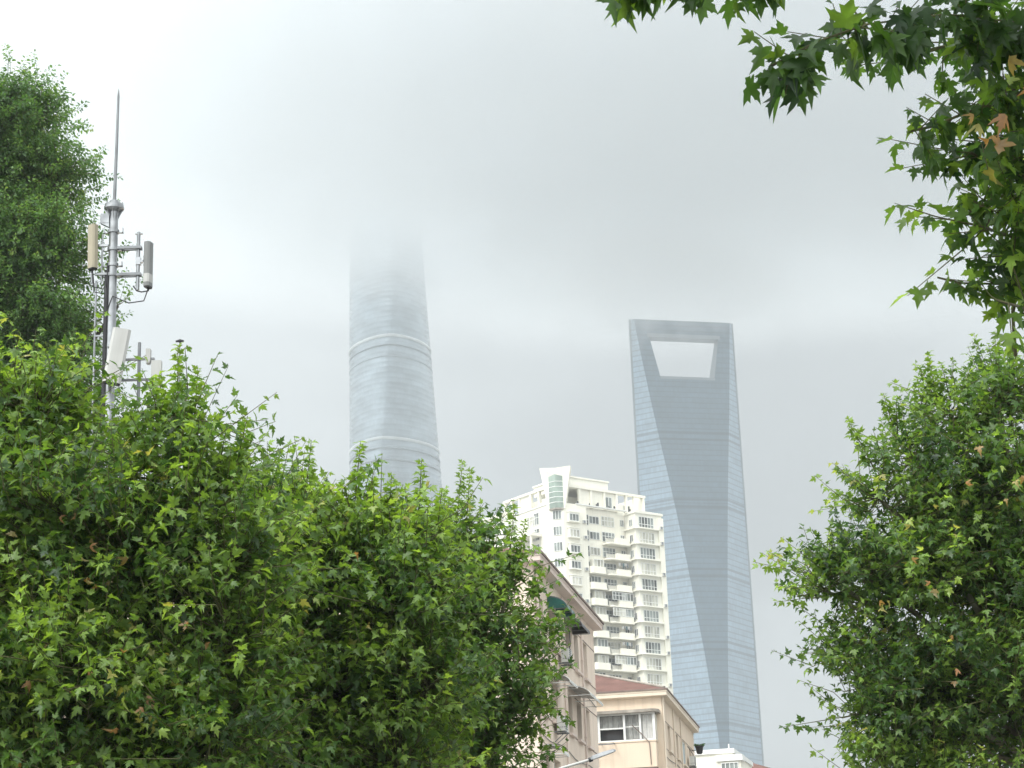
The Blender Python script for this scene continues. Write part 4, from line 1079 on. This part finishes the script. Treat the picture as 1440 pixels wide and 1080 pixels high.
def make_tree(name, label, cat, base_xy, blobs, Y, per_blob, leaf, tmpl, leaf_mat, bark, seed, shoots=(), dead=(), hand=(), nleaf=(7, 11), twig=(.28, .58),
              depth=1.0, up=.55, tone=(.42, .14), bright=.06, trunk_r=.16, group=None, fork=.42, surf=.42, jitter_y=.0, tip_tone=.2, shrink=.34, clump=.21, clump_tone=.13, inner_shoots=15, droopy=.75, pad=44, limb=1.0, over=(), xoff=0):
    rng = np.random.default_rng(seed); rnd = random.Random(seed)
    root = empty(name, (base_xy[0], base_xy[1], 0)); tag(root, label, cat, group or ('street plane trees' if name == 'plane_tree' else None))
    o_ = np.array([base_xy[0], base_xy[1], 0.0])
    B = []
    for bl in blobs:
        px, py, rp = bl[:3]; yy = Y + (bl[3] if len(bl) > 3 else 0) + rng.uniform(-1, 1)*jitter_y
        c = np.array(at(px + xoff, py, yy)); r = rp*yy/FPX*1.04
        B.append((c-o_, r))
    for ox, oy, oz, orad in over: B.append((np.array([ox, oy, oz])-o_, orad))  # extra crown lobes above the view, added for their shade
    zlo = min(c[2]-r for c, r in B); zhi = max(c[2] for c, r in B)
    # trunk and limbs
    tr = MB(); mean = np.mean([c for c, r in B], axis=0)
    fz = max(1.6, zlo*.6 + zhi*.0) if fork is None else max(1.5, zhi*fork)
    bend = Vector((rnd.uniform(-.12,.12), rnd.uniform(-.12,.12), fz*.5))
    top = Vector((rnd.uniform(-.1,.1), rnd.uniform(-.1,.1), fz))
    tr.tube([(0,0,-.05),(0,0,.25),bend,top], [trunk_r*1.45, trunk_r*1.1, trunk_r, trunk_r*.85], 12)
    limbpts = []
    for c, r in B:
        c = Vector(c); d = c-top
        m1 = top + d*.35 + Vector((0,0,abs(d.z)*.12)) + Vector((rnd.uniform(-.1,.1),)*3)*.5
        m2 = top + d*.7 + Vector((rnd.uniform(-.12,.12), rnd.uniform(-.12,.12), abs(d.z)*.10))
        l = limb*max(.012, min(trunk_r*.42, .016*d.length+.012))
        tr.tube([top, m1, m2, c], [l, l*.75, l*.5, l*.28], 7)
        for q in np.linspace(0, 1, 12):
            a = top.lerp(m1, q); b = m1.lerp(m2, q); e = m2.lerp(c, q)
            if q > .3: limbpts.append(tuple(b))
            limbpts.append(tuple(e))
    tr.build('trunk', bark, root)
    LP = np.array(limbpts)
    starts, dirs, lens, kind = [], [], [], []
    for c, r in B:
        n = max(4, int(per_blob*r*r*(1.0)))
        rs = max(r - shrink, r*.45)
        # sprays: most twigs sit in bunches, with open gaps between the bunches
        nc = max(2, int(n/pad))
        cv = rng.normal(size=(nc, 3)); cv /= np.linalg.norm(cv, axis=1, keepdims=True)
        cc_ = cv*(rs*rng.uniform(0, 1, nc)**surf)[:, None]
        ct = rng.normal(0, clump_tone, nc)
        wc = rng.integers(0, nc, n)
        off_ = rng.normal(size=(n, 3))*clump*np.array([1, 1, .55])
        loose = rng.uniform(0, 1, n) < .10
        v = rng.normal(size=(n, 3)); v /= np.linalg.norm(v, axis=1, keepdims=True)
        q_ = np.where(loose[:, None], v*(rs*rng.uniform(0, 1, n)**surf)[:, None], cc_[wc] + off_)
        p = c + q_*np.array([1, depth, .95])
        v = q_/np.maximum(np.linalg.norm(q_, axis=1, keepdims=True), .05)
        pv_ = np.where(loose[:, None], v, off_/np.maximum(np.linalg.norm(off_, axis=1, keepdims=True), .03))
        d = v*.30 + pv_*.55 + np.array([0, 0, up]) + rng.normal(size=(n, 3))*.35
        starts.append(p); dirs.append(d); lens.append(rng.uniform(*twig, n)); kind.append(np.where(loose, 0, ct[wc]))
    CT = np.concatenate(kind); P = np.concatenate(starts); D = np.concatenate(dirs); Ln = np.concatenate(lens)
    D /= np.linalg.norm(D, axis=1, keepdims=True)
    ok = P[:, 2] + 0 > 1.2
    P, D, Ln, CT = P[ok], D[ok], Ln[ok], CT[ok]
    segs = [(P[i], P[i]+D[i]*Ln[i]) for i in range(len(P))]; r0 = [.0045]*len(P); r1 = [.0022]*len(P)
    # each twig is carried by the nearest limb
    for i in range(len(P)):
        j = np.argmin(((LP-P[i])**2).sum(1)); dd = np.linalg.norm(LP[j]-P[i])
        if dd < 1.6:
            segs.append((LP[j], P[i])); r0.append(.004+.004*dd); r1.append(.0045)
    pos, yd, nr, sz, tn = [], [], [], [], []
    def leaf_row(p, d, L_, k, s0, s1, t0, t1, spread=1.0):
        a = rnd.uniform(0, 6.28)
        ref = Vector((0, 0, 1)) if abs(d[2]) < .9 else Vector((1, 0, 0))
        dv = Vector(d); u = dv.cross(ref).normalized(); w = dv.cross(u)
        for q in range(k):
            f = (q+.5)/k; f = .12+.88*f
            ph = a + q*2.4
            side = u*math.cos(ph) + w*math.sin(ph)
            bp = Vector(p) + dv*(L_*f)
            droop = rnd.uniform(.0, droopy)
            dl = (side*spread + dv*(.25+.6*f*f) + Vector((0,0,-droop))).normalized()
            s = s0+(s1-s0)*f; s *= rnd.uniform(.6, 1.28)
            bp = bp + dl*(s*.30)                       # leaf stalk
            nn = Vector((0,0,1))*.75 + side*.25 + Vector((rnd.gauss(0,.38), rnd.gauss(0,.38), rnd.gauss(0,.25)))
            pos.append(bp); yd.append(dl); nr.append(nn); sz.append(s)
            tn.append(min(.90, max(0, t0+(t1-t0)*f + rnd.gauss(0, bright))))
    for i in range(len(P)):
        tb = min(.72, max(.05, rnd.gauss(tone[0], tone[1]*.6) + CT[i]))
        tipup = tip_tone if rnd.random() < .45 else .03
        leaf_row(P[i], D[i], Ln[i], rnd.randint(*nleaf), leaf, leaf*.72, tb, tb+tipup)
    # upright leafy shoots all through the outer crown, leaves shrinking toward the tip
    for c, r in B:
        for _ in range(int(inner_shoots*r*r)):
            v = Vector((rnd.gauss(0,1), rnd.gauss(0,1), rnd.gauss(.25,.8))).normalized()
            a = np.array(c) + np.array(v)*max(r-shrink-.1, r*.4)*rnd.uniform(.6, 1.0)
            if a[2] < 1.2: continue
            L_ = rnd.uniform(.3, .72)*(leaf/.09); d = (v*.5+Vector((rnd.gauss(0,.18), rnd.gauss(0,.18), 1.0))).normalized()
            d = np.array(d); segs.append((a, a+d*L_)); r0.append(.006); r1.append(.002)
            tb = rnd.gauss(tone[0], tone[1]*.7); leaf_row(a, d, L_, max(6, int(L_/(leaf*.20))), leaf*1.15, leaf*.45, tb, tb+rnd.uniform(.05,.28), 1.0)
    # upright leader shoots above the outline
    for sh in shoots:
        (x0, y0), (x1, y1) = sh[:2]; yy = Y + (sh[2] if len(sh) > 2 else 0)
        a = np.array(at(x0, y0, yy))-o_; b = np.array(at(x1 + rnd.uniform(-9, 9), y1 + rnd.uniform(-6, 14), yy + rnd.uniform(-.2, .2)))-o_
        L_ = np.linalg.norm(b-a); d = (b-a)/L_
        segs.append((a, b)); r0.append(.009); r1.append(.003)
        k = max(8, int(L_/(leaf*.14))); leaf_row(a, d, L_, k, leaf*1.3, leaf*.5, tone[0]+.03, tone[0]+.26, 1.0)
    # hand-placed boughs (polylines) hung with leaves
    for hb in hand:
        pts = [np.array(at(x, y, Y+dy))-o_ for (x, y, dy) in hb['pts']]
        for a, b in zip(pts[:-1], pts[1:]):
            L_ = np.linalg.norm(b-a); d = (b-a)/max(L_, 1e-6); segs.append((a, b)); r0.append(hb.get('r', .012)); r1.append(hb.get('r', .012)*.75)
            for _ in range(int(L_*hb['n'])):
                f = rnd.random(); p = a+(b-a)*f
                v = np.array([rnd.gauss(0,1), rnd.gauss(0,1)*.9, rnd.gauss(hb.get('lift', 0), .7)]); v /= np.linalg.norm(v)
                tl = rnd.uniform(.5, 1.0)*hb.get('reach', .3)
                segs.append((p, p+v*tl)); r0.append(.004); r1.append(.0025)
                tb = rnd.gauss(hb.get('tone', tone[0]), .08)
                leaf_row(p, v, tl, hb.get('k', 4), leaf*hb.get('s', 1), leaf*.8*hb.get('s', 1), tb, tb+rnd.choice((.0, .05, .22)), .8)
    V, F = sticks(segs, np.array(r0), np.array(r1))
    np_mesh('branches', V, F, MT['twig'], parent=root)
    T = lambda a: np.array([tuple(q) for q in a], float)
    pos_, yd_, nr_ = T(pos), T(yd), T(nr)
    o = leaves_mesh('crown', pos_, yd_, nr_, np.array(sz), np.array(tn), tmpl, leaf_mat, root, rng)
    # bunches of withered leaves
    if dead:
        pos.clear(); yd.clear(); nr.clear(); sz.clear(); tn.clear()
        for (px, py, rp, dy, k) in dead:
            c = np.array(at(px, py, Y+dy*1.45-.2))-o_; r = rp*Y/FPX
            for _ in range(k):
                v = np.array([rnd.gauss(0, .5), rnd.gauss(0, .5), rnd.gauss(0, .5)])*r
                p = c+v; dl = Vector((rnd.gauss(0, .7), rnd.gauss(0, .7), -1.0 + rnd.gauss(0, .4))).normalized()
                pos.append(Vector(p)); yd.append(dl); nr.append(Vector((rnd.gauss(0,1), rnd.gauss(0,1)-.5, rnd.gauss(.3,.6)))); sz.append(leaf*rnd.uniform(.55, .95)); tn.append(rnd.uniform(.82, 1.0))
        TV = [leaf_template('mid', f, d) for f, d in ((.9, .9), (-.8, .8))]
        leaves_mesh('withered_leaves', T(pos), T(yd), T(nr), np.array(sz), np.array(tn), TV, leaf_mat, root, rng)
    print(name, 'leaves', len(sz) if not dead else 'ok', 'twigs', len(P), 'leaf total', len(pos_))
    return root

PLG = None
make_tree('plane_tree', 'nearest leafy plane tree at far left in front of the antenna mast', 'plane tree', (-5.2, 16.8),
    [(20,640,95),(-70,700,160),(108,745,88),(222,665,58),(243,585,36),(50,590,55),(90,570,26,.2),(70,800,150),(190,790,120),(285,725,70),(320,790,90),(0,950,180),(170,950,170),
     (330,900,120),(-120,900,180),(300,1020,120),(60,1080,160),(200,1120,160),(30,560,50),(-60,560,60),(255,650,50),(165,715,38)],
    16, 520, .086, TMPL_FINE, MT['leaf'], MT['bark'], 11,
    shoots=[((250,610),(258,486)),((272,620),(276,520)),((232,600),(226,520)),((96,590),(84,492)),((60,600),(40,500)),((222,600),(206,540)),((118,620),(104,520)),((300,710),(318,596)),((318,720),(345,590)),((285,690),(296,600)),((272,650),(268,560)),((20,600),(8,520)),((75,560),(66,492)),((196,660),(194,580))],
    dead=[(55,930,50,-.7,8),(190,935,55,-.7,10),(180,985,45,-.8,9),(130,800,50,-.6,7),(30,1040,40,-.7,5),(60,760,60,-.5,5),(260,900,60,-.5,4)], tone=(.40,.15), depth=1.7)
make_tree('plane_tree', 'bushy plane tree between the mast and the pink block with upright shoots on top', 'plane tree', (-2.2, 18.8),
    [(345,700,45),(400,765,72),(470,775,68),(550,775,68),(440,830,120),(560,850,120),(480,980,120),(370,960,100),(330,830,90),(600,960,90),(420,1080,120),(560,1080,110),(370,730,45),(500,745,40),(430,740,36)],
    18.2, 490, .086, TMPL_FINE, MT['leaf'], MT['bark'], 22,
    shoots=[((340,710),(346,596)),((366,730),(368,640)),((424,760),(432,606)),((416,750),(414,636)),((444,760),(440,650)),((494,760),(506,610)),((512,770),(528,664)),((486,750),(482,672)),((545,770),(548,668)),((586,780),(598,638)),((576,770),(572,690)),((396,740),(392,655)),((462,750),(462,690)),((612,770),(616,690))],
    dead=[(390,890,60,-.7,6),(520,870,60,-.7,5)], tone=(.42,.15), bright=.08, depth=1.7)
make_tree('plane_tree', 'darker plane tree leaning over the pink block wall', 'plane tree', (-.75, 22.6),
    [(600,775,52),(640,770,48),(680,815,50),(615,830,90),(684,850,60),(696,920,58),(635,940,105),(696,1000,60),(672,1070,85),(570,1000,110),(650,805,48),(715,965,45),(728,830,24),(738,900,26),(520,1060,100),(728,1010,40)],
    22, 400, .088, TMPL_MID, MT['leaf'], MT['bark'], 33,
    shoots=[((636,800),(646,652)),((652,800),(664,664)),((624,780),(620,690)),((670,800),(682,716)),((712,830),(724,696)),((722,830),(736,735)),((700,810),(704,745)),((745,840),(768,800)),((740,885),(786,868)),((738,905),(780,905)),((740,950),(782,940)),((735,985),(776,980)),((730,1020),(760,1022))],
    dead=[(650,985,22,-1.2,5)], tone=(.34,.14), bright=.07, trunk_r=.15, depth=1.4, xoff=-14)
make_tree('plane_tree', 'round plane tree on the right below the overhanging boughs', 'plane tree', (6.2, 22.5),
    [(1335,580,55),(1400,560,75),(1290,645,54),(1370,690,115),(1235,700,45),(1205,800,62),(1165,812,36),(1300,800,115),(1420,830,150),(1225,900,58),(1300,960,115),(1420,1000,150),(1255,1040,58),(1222,965,40),(1480,700,120),(1300,1080,90),(1205,1005,22),(1500,900,150),(1160,830,24)],
    22, 380, .088, TMPL_MID, MT['leaf'], MT['bark'], 44,
    shoots=[((1320,570),(1312,492)),((1336,560),(1330,498)),((1300,590),(1284,520)),((1256,600),(1234,540)),((1262,610),(1252,556)),((1230,660),(1200,592)),((1232,690),(1168,660)),((1222,720),(1176,690)),((1200,790),(1146,806)),((1195,780),(1158,778)),((1190,830),(1152,836)),((1222,920),(1190,930)),((1225,985),(1192,990)),((1400,540),(1396,480)),((1430,530),(1428,490)),((1360,570),(1362,515))],
    dead=[(1330,822,24,-1.8,5),(1245,853,16,-.9,3),(1300,755,40,-1.5,5),(1410,668,40,-2.0,7),(1350,920,30,-1.4,4)], tone=(.36,.15), bright=.09, depth=1.6)
make_tree('plane_tree', 'overhanging plane tree boughs in the top right corner with big dark leaves', 'plane tree', (5.2, 11.2),
    [(1430,60,85),(1425,190,62),(1440,310,58),(1402,422,34),(1440,420,42),(1345,60,50),(1365,215,34),(1480,200,120),(1490,360,80),(1385,320,26)],
    10.5, 250, .122, TMPL_FINE, MT['leaf_near'], MT['bark'], 55,
    hand=[dict(pts=[(1500,40,0),(1330,20,-.6),(1220,34,-1.0),(1150,58,-1.2),(1085,92,-1.3)], n=21, reach=.25, k=4, tone=.14, r=.007, s=1.30, lift=-.1),  # low tone paints the shade on this underlit bough into its leaves
          dict(pts=[(1200,-75,-1.2),(1080,-40,-1.5),(1022,-8,-1.5),(985,-14,-1.5)], n=13, reach=.14, k=4, tone=.34, r=.010, s=1.0, lift=-.5),
          dict(pts=[(985,-70,-1.5),(935,-28,-1.6),(850,-18,-1.6)], n=18, reach=.12, k=4, tone=.30, r=.008, s=1.05, lift=-.2),
          dict(pts=[(1480,140,0),(1380,150,-.2),(1310,178,-.3),(1275,186,-.3)], n=26, reach=.24, k=4, tone=.30, r=.009, s=.85),
          dict(pts=[(1500,260,0),(1420,270,-.1),(1360,300,0)], n=20, reach=.26, k=4, tone=.32, r=.008, s=.8),
          dict(pts=[(1520,440,.5),(1430,400,.3),(1350,398,.3),(1318,390,.3)], n=20, reach=.22, k=4, tone=.32, r=.008, s=.8),
          dict(pts=[(1428,500,.8),(1424,440,.6),(1440,360,.5)], n=4, reach=.2, k=2, tone=.4, s=.8)],
    shoots=[], dead=[(1410,190,60,-.3,7),(1425,100,40,-.2,3)], tone=(.30,.13), bright=.10, depth=.8, trunk_r=.17, pad=14, clump=.13, limb=.5, over=[(-.3,7.4,9.0,.9),(.9,7.9,9.1,.95),(1.9,8.6,9.3,.95),(2.9,9.4,9.4,1.0),(.3,8.3,9.9,.9),(1.6,9.4,10.2,1.0)], up=.15, twig=(.2,.42), nleaf=(5,8), shrink=.16, inner_shoots=4, droopy=1.9)  # over: unseen crown lobes overhead, added to keep sun off these boughs
make_tree('camphor_tree', 'tall fine leaved camphor tree at the left edge behind the antenna mast', 'camphor tree', (-13.5, 47.0),
    [(15,180,62),(55,155,36),(-60,200,120),(25,240,85),(84,238,30),(80,280,32),(40,330,75),(92,370,38),(30,450,120),(88,460,45),(60,560,110),(-100,400,150),(166,430,12,1.0),(20,640,130),(110,620,60),(10,135,28),(-20,330,110)],
    46, 330, .118, TMPL_SMALL, MT['leaf_camphor'], MT['bark_dark'], 66, nleaf=(14, 20), twig=(.3, .6), tone=(.36,.18), bright=.1, trunk_r=.32, fork=.4, jitter_y=.8, surf=.5, tip_tone=.3, shrink=.35, clump=.42, clump_tone=.10, inner_shoots=0, pad=30)

# ------------------------------------------------------------------ low cloud round the towers, and the haze
def cloud(name, label, lo, hi, dens, z0, z1, nscale, thresh, anis=.2, col=(.950,.962,.972)):
    b = MB(); c = (Vector(lo)+Vector(hi))/2; hs = (Vector(hi)-Vector(lo))/2
    b.box(-hs, hs)
    m, nt, out = new_mat(name)
    L = nt.links.new
    tc = nt.nodes.new('ShaderNodeTexCoord')
    pv = nt.nodes.new('ShaderNodeVolumePrincipled')
    pv.inputs['Color'].default_value = tuple(col)+(1,); pv.inputs['Anisotropy'].default_value = anis
    def M(op, a, bb=0.0):
        n = N(nt, 'ShaderNodeMath', operation=op)
        for i, v in enumerate((a, bb)):
            if isinstance(v, (int, float)): n.inputs[i].default_value = v
            else: L(v, n.inputs[i])
        return n.outputs[0]
    sp = nt.nodes.new('ShaderNodeSeparateXYZ'); L(tc.outputs['Object'], sp.inputs[0])
    n1 = nt.nodes.new('ShaderNodeTexNoise'); n1.inputs['Scale'].default_value = nscale; n1.inputs['Detail'].default_value = 4; n1.inputs['Roughness'].default_value = .55
    L(tc.outputs['Object'], n1.inputs['Vector'])
    n2 = nt.nodes.new('ShaderNodeTexNoise'); n2.inputs['Scale'].default_value = nscale*3.2; n2.inputs['Detail'].default_value = 3
    L(tc.outputs['Object'], n2.inputs['Vector'])
    zw = M('ADD', M('ADD', sp.outputs['Z'], c.z), M('MULTIPLY', M('SUBTRACT', n1.outputs['Fac'], .5), (z1-z0)*2.2))
    zw = M('ADD', zw, M('MULTIPLY', M('SUBTRACT', n2.outputs['Fac'], .5), (z1-z0)*1.7))
    mr = nt.nodes.new('ShaderNodeMapRange'); mr.interpolation_type = 'SMOOTHSTEP'
    mr.inputs['From Min'].default_value = z0; mr.inputs['From Max'].default_value = z1
    L(zw, mr.inputs['Value'])
    # fade to nothing toward every face of the box
    sumsq = None
    for ax, hh in zip(('X', 'Y', 'Z'), hs):
        a = M('POWER', M('ABSOLUTE', M('DIVIDE', sp.outputs[ax], hh)), 2.0)
        sumsq = a if sumsq is None else M('ADD', sumsq, a)
    e = nt.nodes.new('ShaderNodeMapRange'); e.interpolation_type = 'SMOOTHSTEP'
    e.inputs['From Min'].default_value = 1.0; e.inputs['From Max'].default_value = .12
    L(M('ADD', sumsq, M('MULTIPLY', M('SUBTRACT', n1.outputs['Fac'], .5), .5)), e.inputs['Value'])
    edge = nt.nodes.new('ShaderNodeMapRange'); edge.inputs['From Min'].default_value = 1.0; edge.inputs['From Max'].default_value = .9
    L(sumsq, edge.inputs['Value'])
    fall = M('MULTIPLY', e.outputs[0], edge.outputs[0])
    n1.inputs['Detail'].default_value = 5
    d = M('MULTIPLY', M('MULTIPLY', mr.outputs[0], fall), dens)
    L(d, pv.inputs['Density']); L(pv.outputs[0], out.inputs['Volume'])
    o = b.build(name, m, loc=c); tag(o, label, 'cloud', kind='stuff')
    return o
cloud('cloud', 'low grey cloud swallowing the top of the twisted tower', (-560,700,480), (1000,1850,790), .022, 503, 596, .0065, .5)
cloud('cloud_wisp', 'thin wisp of mist over the flat top of the portal tower', (-10,1300,430), (230,1450,560), .016, 455, 512, .022, .5, .2, (.97,.975,.98))

HX = 900
b = MB(); b.box((-HX,-60,-1.5),(HX,1900,705))
m, nt, out = new_mat('haze')
pv = nt.nodes.new('ShaderNodeVolumePrincipled'); pv.inputs['Density'].default_value = .00028
pv.inputs['Color'].default_value = (.93,.965,.99,1); pv.inputs['Anisotropy'].default_value = .25
nt.links.new(pv.outputs[0], out.inputs['Volume'])
tag(b.build('haze', m), 'pale even haze filling the air', 'haze', kind='stuff')

# ------------------------------------------------------------------ light: overcast sky and a soft sun from behind the left shoulder
SUN_AZ, SUN_EL = 215.0, 50.0                      # degrees clockwise from straight ahead
sd = bpy.data.lights.new('sun', 'SUN'); sd.energy = 1.5; sd.angle = R_(14); sd.color = (1.0, .96, .9)
so = bpy.data.objects.new('sun', sd); COL.objects.link(so)
to_sun = Vector((math.sin(R_(SUN_AZ))*math.cos(R_(SUN_EL)), math.cos(R_(SUN_AZ))*math.cos(R_(SUN_EL)), math.sin(R_(SUN_EL))))
so.rotation_euler = to_sun.to_track_quat('Z', 'Y').to_euler()

w = bpy.data.worlds.new('World'); scene.world = w; w.use_nodes = True
nt = w.node_tree; nt.nodes.clear(); L = nt.links.new
out = nt.nodes.new('ShaderNodeOutputWorld'); bg = nt.nodes.new('ShaderNodeBackground'); bg.inputs['Strength'].default_value = .1
sky = nt.nodes.new('ShaderNodeTexSky'); sky.sky_type = 'NISHITA'; sky.sun_disc = False
sky.sun_elevation = R_(SUN_EL); sky.sun_rotation = R_(SUN_AZ); sky.dust_density = 4
tc = nt.nodes.new('ShaderNodeTexCoord')
sep = nt.nodes.new('ShaderNodeSeparateXYZ'); L(tc.outputs['Generated'], sep.inputs[0])
def M(op, a, bb=0.0):
    n = N(nt, 'ShaderNodeMath', operation=op)
    for i, v in enumerate((a, bb)):
        if isinstance(v, (int, float)): n.inputs[i].default_value = v
        else: L(v, n.inputs[i])
    return n.outputs[0]
def lobe(az, el, inner, outer):
    """1 inside a soft round patch of sky, 0 outside (degrees)"""
    d = Vector((math.sin(R_(az))*math.cos(R_(el)), math.cos(R_(az))*math.cos(R_(el)), math.sin(R_(el))))
    dp = N(nt, 'ShaderNodeVectorMath', operation='DOT_PRODUCT'); dp.inputs[1].default_value = d
    L(warp, dp.inputs[0])
    mr = nt.nodes.new('ShaderNodeMapRange'); mr.interpolation_type = 'SMOOTHSTEP'
    mr.inputs['From Min'].default_value = math.cos(R_(outer)); mr.inputs['From Max'].default_value = math.cos(R_(inner))
    L(dp.outputs['Value'], mr.inputs['Value']); return mr.outputs[0]
nz = nt.nodes.new('ShaderNodeTexNoise'); nz.inputs['Scale'].default_value = 7; nz.inputs['Detail'].default_value = 5; nz.inputs['Roughness'].default_value = .5
mp = nt.nodes.new('ShaderNodeMapping'); mp.inputs['Scale'].default_value = (1, 1, 1.6); L(tc.outputs['Generated'], mp.inputs[0]); L(mp.outputs[0], nz.inputs['Vector'])
vs = N(nt, 'ShaderNodeVectorMath', operation='SUBTRACT'); vs.inputs[1].default_value = (.5,.5,.5); L(nz.outputs['Color'], vs.inputs[0])
sc_ = N(nt, 'ShaderNodeVectorMath', operation='SCALE'); sc_.inputs['Scale'].default_value = .05; L(vs.outputs[0], sc_.inputs[0])
ad = N(nt, 'ShaderNodeVectorMath', operation='ADD'); L(tc.outputs['Generated'], ad.inputs[0]); L(sc_.outputs[0], ad.inputs[1]); warp = ad.outputs[0]
# overcast: brighter overhead, mottled grey below, patches of thicker and thinner cloud
zc = M('MAXIMUM', sep.outputs['Z'], 0.0)
lum = M('ADD', 4.4, M('MULTIPLY', M('POWER', zc, 2.1), 11.0))
lum = M('MULTIPLY', lum, M('ADD', .90, M('MULTIPLY', nz.outputs['Fac'], .2)))
SKY_LOBES = [(3, 16, 1, 12, -.22), (10, 14, 1, 10, -.05), (-15, 22, 2, 18, .02), (9, 5.2, .3, 3.6, .16), (-9, 14, 1, 9, .0), (215, 42, 5, 85, 1.5)]
for az, el, i_, o__, g in SKY_LOBES:
    lum = M('MULTIPLY', lum, M('ADD', 1.0, M('MULTIPLY', lobe(az, el, i_, o__), g)))
below = nt.nodes.new('ShaderNodeMapRange'); below.inputs['From Min'].default_value = -.12; below.inputs['From Max'].default_value = 0.0
below.inputs['To Min'].default_value = .35; L(sep.outputs['Z'], below.inputs['Value'])
lum = M('MULTIPLY', lum, below.outputs[0])
cc = N(nt, 'ShaderNodeVectorMath', operation='SCALE'); cc.inputs[0].default_value = (.945,1.0,1.01); L(lum, cc.inputs['Scale'])
mx = nt.nodes.new('ShaderNodeMixRGB'); mx.inputs['Fac'].default_value = .93
L(sky.outputs[0], mx.inputs['Color1']); L(cc.outputs[0], mx.inputs['Color2'])
L(mx.outputs[0], bg.inputs['Color']); L(bg.outputs[0], out.inputs['Surface'])

# ------------------------------------------------------------------ render settings
vs_ = scene.view_settings
scene.display_settings.display_device = 'sRGB'
vs_.view_transform = 'Standard'; vs_.look = 'None'; vs_.gamma = 1; vs_.use_curve_mapping = False; vs_.exposure = 0.42
scene.render.engine = 'CYCLES'
cy = scene.cycles
cy.max_bounces = 8; cy.diffuse_bounces = 2; cy.glossy_bounces = 2; cy.transmission_bounces = 4; cy.volume_bounces = 7; cy.transparent_max_bounces = 6
cy.caustics_reflective = False; cy.caustics_refractive = False
cy.volume_step_rate = 0.6; cy.volume_max_steps = 256
cy.use_denoising = True
try: cy.denoiser = 'OPENIMAGEDENOISE'
except Exception: pass
scene.render.film_transparent = False
